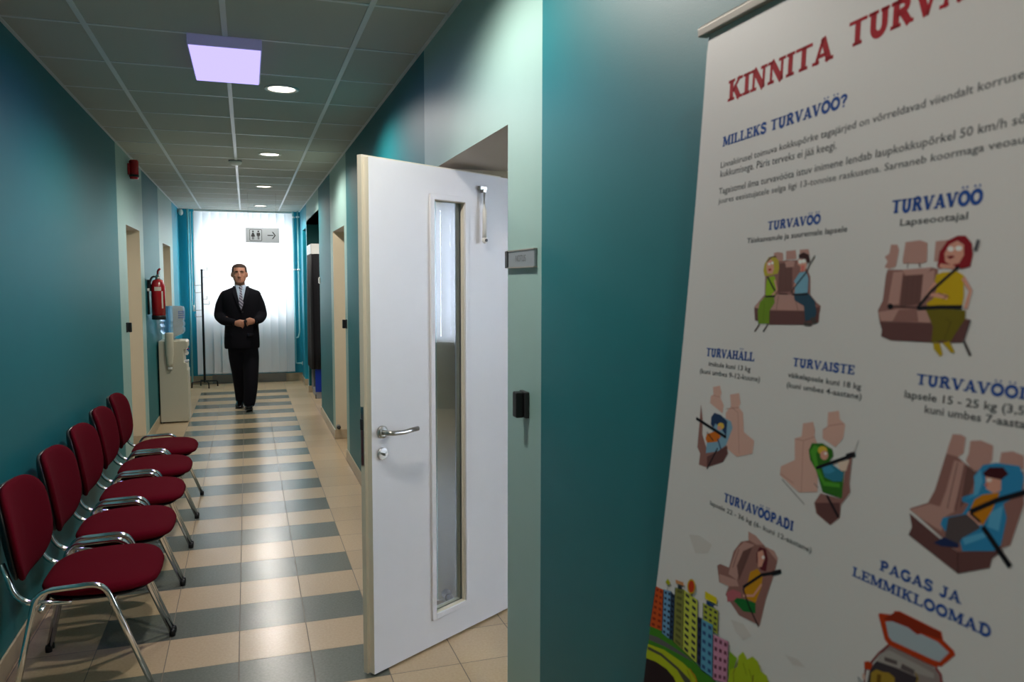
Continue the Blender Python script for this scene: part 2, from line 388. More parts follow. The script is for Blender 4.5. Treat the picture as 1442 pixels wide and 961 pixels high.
cd.lathe((-.785, -.03, 1.17), [(.004, .09), (.018, .08), (.02, 0), (.004, -.01)], 12); cd.build('cord', M['white'], bl)
blind((7.135, 2.0, 0), 'x', -1.35, 1.35, .885, 2.68, 'bluish white vertical blind of the side room, mirrored in the door glass', .121, .127, 27, 11)

# ------------------------------------------------------------------ big white door, open into the corridor
A = Vector((.463, 3.151, 0)); ex, ey = .8475, .5307
door = thing('door_1', A, 'open white door with a narrow glass strip and steel lever handle', 'door', rot=math.atan2(ey, ex), kind='structure')
W, ZT = .93, 2.119
d = MB()   # local x along the leaf from its free edge, y through its thickness (away from the viewer)
S0, S1, Z0, Z1 = .352, .556, .148, 1.985
for a, b2 in (((0, 0, .012), (S0, .028, ZT)), ((S1, 0, .012), (W, .028, ZT)), ((S0, 0, .012), (S1, .028, Z0)), ((S0, 0, Z1), (S1, .028, ZT))): d.box(a, b2, 0, {'-x': 1 if a[0] == 0 else 0})
for a, b2 in (((-.013, .028, .012), (S0, .052, ZT+.01)), ((S1, .028, .012), (W, .052, ZT+.01)), ((S0, .028, .012), (S1, .052, Z0)), ((S0, .028, Z1), (S1, .052, ZT+.01))): d.box(a, b2, 0, {'-x': 1 if a[0] < 0 else 0, '-y': 1})
d.build('leaf', [M['doorw'], M['doore']], door)
g = MB(); g.box((S0, .024, Z0), (S1, .030, Z1)); g.build('pane', M['glass'], door)
f = MB(); t_ = .02
for y0, y1 in ((-.009, 0), (.052, .061)):
    f.box((S0-t_, y0, Z0-t_), (S0+.004, y1, Z1+t_)); f.box((S1-.004, y0, Z0-t_), (S1+t_, y1, Z1+t_)); f.box((S0+.004, y0, Z0-t_), (S1-.004, y1, Z0+.004)); f.box((S0+.004, y0, Z1-.004), (S1-.004, y1, Z1+t_))
for y0, y1 in ((0, .022), (.032, .052)):
    f.box((S0, y0, Z0), (S0+.006, y1, Z1), 1); f.box((S1-.006, y0, Z0), (S1, y1, Z1), 1); f.box((S0+.006, y0, Z0), (S1-.006, y1, Z0+.006), 1); f.box((S0+.006, y0, Z1-.006), (S1-.006, y1, Z1), 1)
f.build('glazing_bead', [M['doorw'], M['doore']], door, bevel=.002)
h = MB(); hz = 1.017
h.lathe((.052, 0, hz), [(.0, -.012), (.023, -.012), (.026, -.009), (.026, 0)], 28, 0, True, 'y')
h.tube(smoothpath([(.052, -.008, hz), (.052, -.055, hz), (.12, -.058, hz-.004), (.205, -.055, hz)], .022), .0098, 14)
hd = h.build('door_handle', M['steel'], door)
h = MB(); h.lathe((.052, 0, .928), [(.0, -.012), (.023, -.012), (.026, -.009), (.026, 0)], 28, 0, True, 'y')
h.box((.045, -.03, .922), (.064, -.010, .934)); h.build('lock_cylinder', M['steel'], door, bevel=.002)
h = MB(); h.box((-.0155, .031, .885), (-.012, .049, 1.125)); h.build('lock_plate', M['steel'], door, bevel=.001)
h = MB(); h.box((-.021, .033, 1.03), (-.0145, .047, 1.075)); h.build('latch', M['darkg'], door, bevel=.002)
r = MB(); r.box((.642, -.018, 2.045), (.69, 0, 2.065)); r.box((.655, -.024, 2.035), (.678, -.004, 2.05)); r.build('stay_bracket', M['steel'], door, bevel=.003)
r = MB(); r.tube([(.668, -.018, 2.04), (.667, -.020, 1.97), (.666, -.022, 1.955), (.665, -.022, 1.83)], [.005, .005, .010, .0105], 12); r.ellip((.665, -.022, 1.818), (.0145, .011, .0145)); 
ra = r.build('stay_arm', M['white'], door)
r = MB(); r.lathe((.665, -.034, 1.818), [(.0, -.002), (.007, -.002), (.007, .006)], 14, 0, False, 'y'); r.build('rubber_tip', M['darkg'], ra)
h = MB()
for z in (.3, 1.1, 1.85): h.tube([(W+.004, .036, z-.05), (W+.004, .036, z+.05)], .009)
h.build('hinge', M['steel'], door)

# ------------------------------------------------------------------ fixtures on the right wall
def stop(loc, dy, label, group=None):
    s = MB(); s.lathe((0, 0, 0), [(.024, 0), (.024, dy*.008), (.013, dy*.012), (.013, dy*.045)], 18, 0, True, 'y'); o = s.build('door_stop', M['steel']); o.location = loc
    r = MB(); r.lathe((0, 0, 0), [(.018, dy*.045), (.02, dy*.052), (.017, dy*.066), (.0, dy*.067)], 18, 0, True, 'y'); r.build('rubber_buffer', M['darkg'], o)
    return tag(o, label, 'door stop')
stop((.88, 3.62-.0105, .125), -1, 'steel door stop seen through the glass of the open door')
stop((.868, 8.24-.0005, .125), -1, 'steel door stop above the skirting of the far right doorway')
p = thing('door_plate', (XR, 2.402, 1.703), 'grey name plate on the pale green strip beside the open door', 'sign')
s = MB(); s.box((-.010, -.138, -.028), (0, .138, .028)); s.build('plate', M['sign'], p, bevel=.003)
s = MB(); s.box((-.014, .112, -.0285), (-.001, .139, .0285)); s.build('end_cap', M['darkg'], p, bevel=.002)
s = MB(); s.box((-.0125, -.139, .0255), (0, .112, .0295)); s.box((-.0125, -.139, -.0295), (0, .112, -.0255)); s.build('rail', M['alu'], p)
cu = bpy.data.curves.new('plate_text', 'FONT'); cu.body = 'NOTUS'; cu.size = .03; cu.align_x = 'CENTER'; cu.align_y = 'CENTER'
to = bpy.data.objects.new('plate_text', cu); COL.objects.link(to); bpy.context.view_layer.update()
me = bpy.data.meshes.new_from_object(to.evaluated_get(bpy.context.evaluated_depsgraph_get())); bpy.data.objects.remove(to)
for v in me.vertices: v.co = (-.0106, -v.co.x-.012, v.co.y)
me.materials.clear(); me.materials.append(mat('plate_print', '#5f6360', .6)); to = bpy.data.objects.new('lettering', me); COL.objects.link(to); to.parent = p
def reader(loc, sx, label, sc=1.0, m='darkg'):
    t = thing('card_reader', loc, label, 'card reader')
    b = MB(); x1 = -.04*sx*sc
    b.box((min(0, x1*.35), -.030*sc, -.042*sc), (max(0, x1*.35), .030*sc, .042*sc)); b.build('back_plate', M[m], t, bevel=.003)
    b = MB(); b.box((min(x1*.35, x1), -.016*sc, -.042*sc), (max(x1*.35, x1), .022*sc, .040*sc)); b.build('housing', M['blackp'], t, bevel=.004)
reader((XR, 2.36, 1.238), 1, 'black card reader on the pale green strip beside the banner')
reader((XR, 7.155, 1.25), 1, 'small black card reader beside the far right doorway', .95)
reader((XL, 7.44, 1.235), -1, 'small black card reader beside the left doorway past the chairs', 1.0)
s = MB(); s.box((-.012, -.04, -.04), (0, .04, .04)); o = s.build('light_switch', M['white'], bevel=.004); o.location = (XR, 9.79, 1.64)
tag(o, 'small white light switch beside the booth alcove', 'light switch')
s = MB(); s.box((-.019, -.025, -.03), (-.012, .025, .03)); s.build('rocker', M['white'], o, bevel=.002)

# ------------------------------------------------------------------ ceiling fittings
p = thing('ceiling_panel_light', (-.07, 4.27, H), 'square lavender glowing panel light hung under the ceiling', 'ceiling light')
PW, PL_, PD = .163, .335, .052
s = MB(); s.box((-PW, -PL_, -PD), (PW, PL_, 0)); s.build('housing', M['lamphousing'], p, bevel=.004)
s = MB(); s.box((-PW+.006, -PL_+.006, -PD-.004), (PW-.006, PL_-.006, -PD+.002)); s.build('diffuser', M['panelglow'], p)
l = light('panel_lamp', 'AREA', (-.07, 4.27, H-PD-.008), (0, 0, -1), P_PANEL, lin('#a99cff')[:3], shape='RECTANGLE', size=.3, size_y=.64)
spots = ['recessed downlight nearest the lavender panel light', 'recessed downlight beside the smoke detector, second along the corridor', 'recessed downlight third along the corridor, past the smoke detector', 'recessed downlight farthest along, next to the blind']
for i, y in enumerate((-.12, 2.38, 4.887, 7.39, 9.895, 12.42)):
    t = thing('downlight', (.22, y, H), spots[i-2] if i > 1 else ['recessed downlight above the viewer', 'recessed downlight above the open white door, just out of frame'][i], 'ceiling light', 'recessed downlights in a line')
    s = MB(); s.lathe((0, 0, 0), [(.098, .0), (.098, -.006), (.090, -.009), (.076, -.004), (.072, .004)], 32); s.build('trim_ring', M['white'], t)
    s = MB(); s.lathe((0, 0, 0), [(.0, -.0035), (.076, -.0035), (.076, .003)], 32, 0, False); s.build('lamp', M['bulb'], t)
    light('downlight_lamp', 'SPOT', (.22, y, H-.012), (0, 0, -1), P_SPOT if i else P_SPOT*.55, (1, .945, .87), spot_size=math.radians(166), spot_blend=.45, shadow_soft_size=.06)
t = thing('downlight', (1.5, 10.5, 2.455), 'unseen downlight added to brighten the booth alcove', 'ceiling light')  # added fitting and spot, out of view, to lift the dark alcove
s = MB(); s.lathe((0, 0, 0), [(.098, .0), (.098, -.006), (.090, -.009), (.076, -.004), (.072, .004)], 32); s.build('trim_ring', M['white'], t)
s = MB(); s.lathe((0, 0, 0), [(.0, -.0035), (.076, -.0035), (.076, .003)], 32, 0, False); s.build('lamp', M['bulb'], t)
light('alcove_fill', 'SPOT', (1.5, 10.5, 2.44), (0, 0, -1), 45, (1, .96, .9), spot_size=math.radians(176), spot_blend=.45, shadow_soft_size=.06)
t = thing('smoke_detector', (-.075, 7.88, H), 'round white smoke detector on the ceiling centre bar', 'smoke detector')
s = MB(); s.lathe((0, 0, 0), [(.062, 0), (.062, -.012)], 24); s.build('base', M['greyp'], t)
s = MB(); s.lathe((0, 0, 0), [(.055, -.012), (.058, -.022), (.05, -.036), (.028, -.045), (.0, -.046)], 24); s.build('chamber', M['white'], t)
t = thing('toilet_sign', (.205, 10.6, 2.215), 'grey hanging toilet sign with two figures and an arrow to the right', 'sign')
s = MB(); s.box((-.205, -.004, -.095), (.205, .004, .095)); s.build('plate', M['sign'], t, bevel=.002)
s = MB()
fy = -.0052
def flat(mb, pts, m=0): mb.add([(x, fy, z) for x, z in pts], [tuple(range(len(pts)))], m)
R_ = .075; cxs = -.075
def rr(cx, cz, hw, hh, r, n=5):
    o = []
    for qx, qz, a0 in ((hw-r, hh-r, 0), (-(hw-r), hh-r, 90), (-(hw-r), -(hh-r), 180), (hw-r, -(hh-r), 270)):
        for k in range(n+1): a = math.radians(a0+90*k/n); o.append((cx+qx+r*math.cos(a), cz+qz+r*math.sin(a)))
    return o
o1, o2 = rr(-.082, 0, .076, .075, .016), rr(-.082, 0, .070, .069, .012); n = len(o1)
for k in range(n): flat(s, [o1[k], o1[(k+1) % n], o2[(k+1) % n], o2[k]])
def figure(cx, female):
    flat(s, [(cx+.0115*math.cos(2*PI*k/14), .047+.0115*math.sin(2*PI*k/14)) for k in range(14)])
    if female: flat(s, [(cx-.010, .031), (cx+.010, .031), (cx+.026, -.018), (cx-.026, -.018)])
    else: flat(s, [(cx-.021, .031), (cx+.021, .031), (cx+.021, -.004), (cx+.012, -.012), (cx-.012, -.012), (cx-.021, -.004)])
    flat(s, [(cx-.011, -.012), (cx-.002, -.012), (cx-.003, -.055), (cx-.010, -.055)]); flat(s, [(cx+.002, -.012), (cx+.011, -.012), (cx+.010, -.055), (cx+.003, -.055)])
s.build('frame', M['ink'], t, recalc=False); s = MB()
figure(-.115, True); s.build('figure', M['ink'], t, recalc=False); s = MB()
figure(-.050, False); s.build('figure', M['ink'], t, recalc=False); s = MB()
flat(s, [(.06, -.006), (.06, .006), (.135, .006), (.135, -.006)])
flat(s, [(.114, .046), (.128, .046), (.163, .0), (.146, .0)]); flat(s, [(.114, -.046), (.146, .0), (.163, .0), (.128, -.046)])
s.build('arrow', M['ink'], t, recalc=False)
for x in (-.17, .17):
    s = MB(); s.tube([(x, 0, .095), (x, 0, H-2.215)], .0012, 6); s.build('hanging_wire', M['alu'], t)

# ------------------------------------------------------------------ left wall fittings
t = thing('alarm_sounder', (XL, 7.88, 2.63), 'red alarm sounder high on the left wall', 'alarm')
s = MB(); s.box((0, -.045, -.05), (.02, .045, .05)); s.build('base', M['redp'], t, bevel=.004)
s = MB(); s.lathe((.048, 0, 0), [(.0, -.085), (.034, -.085), (.038, -.07), (.04, .07), (.034, .085), (.0, .085)], 24); s.build('horn', M['redp'], t)
s = MB(); s.lathe((.048, 0, 0), [(.039, -.066), (.0415, -.062), (.0415, -.05), (.039, -.046)], 24); s.build('seal', M['blackp'], t)
t = thing('motion_sensor', (XL, 13.22, 2.70), 'small white motion sensor in the far left ceiling corner', 'sensor')
s = MB(); s.box((0, -.02, -.01), (.025, .02, .03)); s.build('bracket', M['white'], t, bevel=.003)
s = MB(); s.ellip((.05, -.03, -.012), (.034, .034, .05)); s.build('housing', M['white'], t)
# fire extinguisher
t = thing('fire_extinguisher', (XL+.098, 9.07, 1.225), 'red fire extinguisher hung on the left wall above the water cooler', 'fire extinguisher')
s = MB(); R = .068
s.lathe((0, 0, 0), [(.0, .03), (R, .03), (R, .36), (R-.01, .39), (.05, .415), (.028, .425), (.0, .426)], 32); s.build('cylinder', M['redp'], t)
s = MB(); s.lathe((0, 0, 0), [(.0, 0), (R-.004, 0), (R+.002, .005), (R+.002, .045), (R-.002, .048)], 32); s.build('foot_ring', M['blackp'], t)
s = MB()
R0 = [[((R+.0012)*math.cos(a), (R+.0012)*math.sin(a), z) for a in [math.radians(-115+8*k) for k in range(8)]] for z in (.305, .345)]
s.rings(R0, 0, True, False, False)
R0 = [[((R+.0012)*math.cos(a), (R+.0012)*math.sin(a), z) for a in [math.radians(-58+5*k) for k in range(4)]] for z in (.12, .30)]
s.rings(R0, 0, True, False, False); s.build('label', mat('label_paper', '#d6c9bd', .5), t, recalc=False)
s = MB(); s.lathe((0, 0, 0), [(.024, .42), (.024, .445), (.018, .45), (.018, .475), (.0, .476)], 20); s.build('valve', M['steel'], t)
s = MB(); s.tube(smoothpath([(0, .015, .465), (.01, -.03, .475), (.02, -.10, .455)], .02), .009); s.build('carry_handle', M['steel'], t)
s = MB(); s.tube(smoothpath([(0, .01, .48), (.005, -.02, .515), (.03, -.09, .53)], .02), [.012]+[.012]*5+[.013]*2 if False else .011); s.build('squeeze_lever', M['redp'], t)
s = MB(); s.tube(smoothpath([(-.02, .02, .455), (-.055, -.05, .45), (-.09, -.066, .33), (-.088, -.066, .06)], .04), .010); hs = s.build('hose', M['blackp'], t)
s = MB(); s.tube([(-.088, -.066, .33), (-.088, -.066, .30)], .0135); s.build('hose_clip', M['white'], hs)
s = MB(); s.box((-.098, -.03, .30), (-R+.004, .03, .42)); s.build('wall_bracket', M['blackp'], t)

# ------------------------------------------------------------------ water cooler and its bottle
t = thing('water_cooler', (-.82, 9.91, 0), 'beige water cooler standing against the left wall under the extinguisher', 'water cooler')
s = MB(); w = .16
prof = [(-.15, .012), (.152, .012), (.155, .03), (.155, .60), (.148, .615), (.145, .69), (.115, .70), (.115, .845), (.150, .86), (.155, .875), (.155, .93), (.14, .948), (-.15, .948)]
s.prism(prof, -.165, .165, 'y'); s.build('body', M['cooler'], t, bevel=.008, seg=3)
s = MB(); s.box((.10, -.13, .69), (.152, .13, .705)); s.build('drip_tray', M['greyp'], t, bevel=.003)
for y, c in ((-.06, 'bluepanel'), (.06, 'redp')):
    s = MB(); s.lathe((.13, y, 0), [(.0, .80), (.016, .80), (.018, .83), (.016, .86), (.0, .86)], 14); s.box((.125, y-.013, .775), (.152, y+.013, .80)); tp = s.build('tap', M['white'], t)
    s = MB(); s.box((.140, y-.012, .83), (.158, y+.012, .845)); s.build('tap_lever', M[c], tp, bevel=.002)
for x in (-.12, .12):
    for y in (-.13, .13): s = MB(); s.lathe((x, y, 0), [(.016, 0), (.016, .02)], 12); s.build('foot', M['blackp'], t)
s = MB(); s.lathe((0, 0, 0), [(.10, .946), (.10, .955), (.055, .955), (.05, .95)], 28); s.build('bottle_collar', M['cooler'], t)
c = MB(); c.lathe((-.03, -.205, 0), [(.0, 1.045), (.045, 1.045), (.046, 1.03), (.046, .80), (.042, .78), (.032, .70), (.030, .655), (.0, .65)], 24); c.box((-.05, -.17, .8), (-.01, -.16, .98)); cu = c.build('cup_dispenser', M['cooler'], t)
c = MB(); c.lathe((-.03, -.205, 0), [(.027, .655), (.024, .625), (.0, .625)], 20); c.build('paper_cup', M['white'], cu)
t = thing('water_bottle', (-.825, 9.91, .955), 'upturned blue water bottle on top of the water cooler', 'bottle')
s = MB(); r = .134
s.lathe((0, 0, 0), [(.0, .0), (.027, .0), (.028, .03), (.05, .042), (r-.02, .07), (r, .095), (r, .135), (r-.01, .145), (r-.01, .155), (r, .165), (r, .20), (r-.01, .21), (r-.01, .22), (r, .23), (r, .35), (r-.008, .375), (r-.03, .388), (.0, .392)], 40)
s.build('shell', M['bottle'], t)
s = MB(); R0 = [[((r+.001)*math.cos(a), (r+.001)*math.sin(a), z) for a in [math.radians(-60+6*k) for k in range(9)]] for z in (.24, .33)]
for z in (.25, .275, .30, .32):
    for k in range(5):
        a0, a1 = math.radians(-58+10*k), math.radians(-51+10*k)
        s.rings([[((r+.001)*math.cos(a), (r+.001)*math.sin(a), q) for a in (a0, a1)] for q in (z, z+.012)], 0, False, False, False)
s.build('print', mat('blue_label_print', '#2a4f96', .5), t, recalc=False)

# ------------------------------------------------------------------ coat rack
t = thing('coat_rack', (-.648, 12.95, 0), 'thin black coat rack with wire hooks standing before the blind', 'coat rack')
s = MB(); s.tube([(0, 0, .07), (0, 0, 1.80)], .0165, 14); s.lathe((0, 0, 0), [(.0, 1.815), (.018, 1.81), (.018, 1.795)], 14); s.build('pole', M['blackm'], t)
for k in range(4):
    a = math.radians(20+90*k); ca, sa = math.cos(a), math.sin(a); f = MB()
    f.tube(smoothpath([(0, 0, .095), (.19*ca, .19*sa, .085), (.195*ca, .195*sa, 0)], .02), .010); f.build('foot', M['blackm'], t)
for z, az, L_ in ((1.80, 5, .08), (1.69, -10, .115), (1.57, 178, .11), (1.46, 170, .105), (1.36, 15, .07), (1.28, -5, .10), (1.19, 185, .11), (1.09, 172, .11)):
    a = math.radians(az); ca, sa = math.cos(a), math.sin(a); f = MB()
    f.tube(smoothpath([(.01*ca, .01*sa, z), (L_*ca, L_*sa, z-.006), (L_*ca, L_*sa, z+.045)], .012), .0045, 8); f.build('hook', M['alu'], t)

# ------------------------------------------------------------------ heating pipes by the end wall
M['pipe'] = mat('turquoise_pipe_paint', '#8cc8cc', .3)
def pipe(name, pts, r, label, col=None):
    s = MB(); s.tube(smoothpath(pts, .05), r, 12); return tag(s.build(name, col or M['pipe']), label, 'pipe', 'heating pipes by the end wall')
a = pipe('heating_pipe', [(.735, 13.28, H), (.735, 13.28, .36), (.735, 13.28, .29), (.835, 13.28, .29)], .013, 'turquoise heating pipe right beside the blind')
b = pipe('heating_pipe', [(.80, 13.21, H), (.80, 13.21, .80), (.775, 13.21, .72), (.74, 13.21, .715)], .013, 'turquoise heating pipe in the far right corner')
for o, pz in ((a, (.735, 13.28)), (b, (.80, 13.21))):
    s = MB()
    for z in (1.82, 2.66): s.lathe((pz[0], pz[1], z), [(.018, -.012), (.026, -.012), (.026, .012), (.018, .012)], 14)
    s.build('pipe_clip', M['white'], o)
s = MB(); s.lathe((.842, 13.28, .29), [(.03, 0), (.03, -.01), (.019, -.012)], 14, 0, True, 'x'); s.build('wall_collar', M['white'], a)
pipe('heating_pipe', [(-.845, 13.29, H), (-.845, 13.29, .02)], .016, 'turquoise heating pipe left of the blind')

# ------------------------------------------------------------------ curtained booth in the alcove
t = thing('curtained_booth', (1.30, 11.5, 0), 'booth with black curtain, white header and blue base in the right alcove', 'booth')
x0, x1, y0, y1 = .872-1.3, 1.75-1.3, 11.16-11.5, 11.80-11.5
s = MB(); s.box((x0+.01, y0+.01, 0), (x1-.01, y1-.01, .092)); s.build('plinth', M['greyp'], t, bevel=.004)
s = MB(); s.box((x0, y0, .092), (x1, y0+.03, .60)); s.build('base_panel', M['bluepanel'], t, bevel=.003)
s = MB(); s.box((x0, y0+.001, .06), (x0+.035, y0+.05, 2.0)); s.box((x0, y1-.05, .06), (x0+.035, y1, 2.0)); s.box((x1-.04, y0, .6), (x1, y1, 2.0)); s.build('frame', M['greyp'], t, bevel=.003)
s = MB(); s.lathe((x0+.02, y0+.03, 0), [(.02, 0), (.02, .06)], 14); s.build('foot', M['blackp'], t)
s = MB(); s.box((x0-.035, y0-.03, 2.0), (x1, y1+.02, 2.145)); s.build('header', M['white'], t, bevel=.012, seg=3)
s = MB(); R0 = []
path = []
for k in range(46): path.append((x0-.028, y1-.02-(y1-y0+.02)*k/45, -1, 0))
for k in range(40): path.append((x0-.02+.5*k/39, y0-.025, 0, -1))
rng = random.Random(7); ph = 0; off = []
for k in range(len(path)): ph += .75+.25*math.sin(k*.37); off.append(ph)
for z, amp in ((2.005, .008), (1.6, .014), (1.1, .018), (.7, .02), (.415, .022)):
    R0.append([(p[0]+p[2]*amp*math.sin(off[k]), p[1]+p[3]*amp*math.sin(off[k]), z) for k, p in enumerate(path)])
s.rings(R0, 0, True, False, False); o = s.build('curtain', M['curtain'], t, recalc=False)
md = o.modifiers.new('solid', 'SOLIDIFY'); md.thickness = .004

# ------------------------------------------------------------------ the row of red chairs
def rounded_pad(hx, hy, hz, n=2.9, ez=2.6, nu=40, nv=12, shape=None):
    R = []
    sg = lambda v, e: math.copysign(abs(v)**e, v)
    for i in range(nv+1):
        ph = -PI/2 + PI*i/nv; cz, r = sg(math.sin(ph), 2/ez), max(.012, abs(math.cos(ph))**(2/ez))
        ring = []
        for j in range(nu):
            a = 2*PI*j/nu; x, y = sg(math.cos(a), 2/n)*r, sg(math.sin(a), 2/n)*r; p = [hx*x, hy*y, hz*cz]
            ring.append(tuple(shape(p, x, y) if shape else p))
        R.append(ring)
    return R
def make_chair(label):
    t = thing('stacking_chair', (0, 0, 0), label, 'chair', 'red chairs in a row along the left wall')
    # local: x towards the corridor, y along the wall
    def seat_shape(p, x, y):
        hw = 1 - .10*max(0, -x)            # a little narrower at the back
        return [p[0], p[1]*hw, p[2] + .012*y*y*(1 if p[2] > 0 else .6) - .018*max(0, x-.55)**2*4*.5]
    s = MB(); s.rings([[(q[0]+.025, q[1], q[2]+.442) for q in r] for r in rounded_pad(.215, .262, .036, 3.2, 2.4, shape=seat_shape)]); s.build('seat', M['red'], t)
    s = MB(); s.rings([[(q[0]+.02, q[1]*.9, q[2]+.412) for q in r] for r in rounded_pad(.19, .25, .012, 3.2, 3)]); s.build('seat_shell', M['blackp'], t)
    def back_shape(p, x, y):
        # p: x = height, y = width, z = thickness
        wv = p[1]*(1 - .13*max(0, -x)**2 - .05*max(0, x)**3)
        return [p[0], wv, p[2] + .055*(y*y-.3)]
    def place_back(q): 
        h_, w_, th = q; tilt = .15
        return (-.268 - h_*tilt + th, w_, .655 + h_ + th*tilt)
    s = MB(); s.rings([[place_back(q) for q in r] for r in rounded_pad(.187, .272, .024, 3.2, 2.6, shape=back_shape)]); s.build('backrest', M['red'], t)
    s = MB(); s.rings([[place_back((q[0]*.97, q[1]*.97, q[2]-.022)) for q in r] for r in rounded_pad(.187, .272, .016, 3.2, 3, shape=back_shape)]); s.build('back_shell', M['blackp'], t)
    for sy in (-1, 1):
        Y = .277*sy; YF_ = .297*sy
        s = MB(); s.tube(smoothpath([(.24, YF_, .012), (.062, Y, .485), (-.165, Y, .478), (-.262, YF_, .012)], .055, 6), .0112, 12); fr = s.build('side_frame', M['chrome'], t)
        for x in (.24, -.262):
            s = MB(); s.lathe((x, YF_, 0), [(.0, 0), (.014, 0), (.0145, .02), (.012, .03)], 12); s.build('foot_cap', M['blackp'], fr)
        s = MB(); yb = .225*sy; s.tube(smoothpath([(-.06, yb, .408), (-.240, yb, .420), (-.285, yb, .58)], .07, 6), .0105, 12); s.build('back_support', M['chrome'], t)
    s = MB(); s.tube([(.085, -.275, .402), (.085, .275, .402)], .009); s.tube([(-.155, -.277, .405), (-.155, .277, .405)], .009); s.build('cross_bar', M['chrome'], t)
    return t
def copy_tree(o, parent=None):
    c = o.copy(); COL.objects.link(c)
    if parent: c.parent = parent
    for ch in [q for q in bpy.data.objects if q.parent == o]: copy_tree(ch, c)
    return c
chair_labels = ['red fabric chair with chrome frame nearest the viewer, cut by the photo edge', 'second red fabric chair of the row, counted from the viewer', 'middle red fabric chair of the row of five along the left wall',
    'fourth red fabric chair of the row, counted from the viewer', 'red fabric chair at the far end of the row, nearest the left doorway']
proto = make_chair(chair_labels[0])
for k, lab in enumerate(chair_labels):
    c = proto if k == 0 else copy_tree(proto)
    c.location = (-.602, 3.535+.633*k, 0); c['label'] = lab
    c.rotation_euler = (0, 0, math.radians([0, .25, -.2, .2, -.2][k]))
# ------------------------------------------------------------------ the walking man
man = thing('person', (-.085, 10.62, 0), 'man in a dark suit and tie walking up the corridor, hands together', 'person')
def sup(a, n): # superellipse direction
    c, s_ = math.cos(a), math.sin(a); return (math.copysign(abs(c)**(2/n), c), math.copysign(abs(s_)**(2/n), s_))
def ring(c, rx, ry, n=2.2, N=28): return [(c[0]+rx*sup(2*PI*k/N, n)[0], c[1]+ry*sup(2*PI*k/N, n)[1], c[2]) for k in range(N)]
def limb(mb, pts, rad, n=16):
    P = [Vector(p) for p in pts]; Q, Rr = [], []
    for i in range(len(P)-1):
        for k in range(6):
            t = k/6; Q.append(P[i].lerp(P[i+1], t)); Rr.append(rad[i]*(1-t)+rad[i+1]*t)
    Q.append(P[-1]); Rr.append(rad[-1])
    for _ in range(2): Q = [Q[0]]+[(Q[i-1]+Q[i]*2+Q[i+1])/4 for i in range(1, len(Q)-1)]+[Q[-1]]
    mb.tube(Q, Rr, n); mb.ellip(tuple(P[0]), (rad[0],)*3, 12, 8); mb.ellip(tuple(P[-1]), (rad[-1],)*3, 12, 8)
HEAD = [(1.598, .020, .022, -.068), (1.606, .044, .042, -.060), (1.622, .061, .066, -.042), (1.65, .074, .088, -.022), (1.68, .080, .098, -.010), (1.71, .083, .103, -.003), (1.74, .085, .106, .001),
        (1.77, .084, .106, .004), (1.80, .080, .099, .007), (1.822, .068, .084, .009), (1.838, .048, .06, .011), (1.848, .016, .02, .012)]
bd = MB()
bd.rings([ring((.0, cy, z), rx, ry, 2.15) for z, rx, ry, cy in HEAD])
bd.rings([ring((0, c, z), a, b2, 2) for z, a, b2, c in ((1.46, .075, .075, .03), (1.54, .066, .068, .02), (1.60, .064, .07, .004), (1.66, .06, .07, .01))])
# nose, brows, lips, chin, ears
bd.rings([ring((0, y, z), rx, ry, 2, 12) for z, rx, ry, y in ((1.674, .008, .006, -.112), (1.680, .017, .017, -.112), (1.690, .016, .022, -.112), (1.71, .010, .016, -.107), (1.735, .009, .012, -.103), (1.745, .01, .006, -.10))])
for s_ in (-1, 1):
    bd.ellip((.030*s_, -.094, 1.752), (.026, .013, .008), 12, 8)
    bd.ellip((.092*s_, .010, 1.712), (.014, .022, .036), 14, 8)
    bd.ellip((.043*s_, -.078, 1.695), (.022, .018, .018), 12, 8)
    bd.ellip((.031*s_, -.088, 1.733), (.014, .010, .008), 12, 8)
bd.ellip((0, -.102, 1.6565), (.024, .009, .0055), 12, 6); bd.ellip((0, -.101, 1.648), (.02, .009, .0055), 12, 6); bd.ellip((0, -.088, 1.615), (.022, .018, .014), 12, 8)
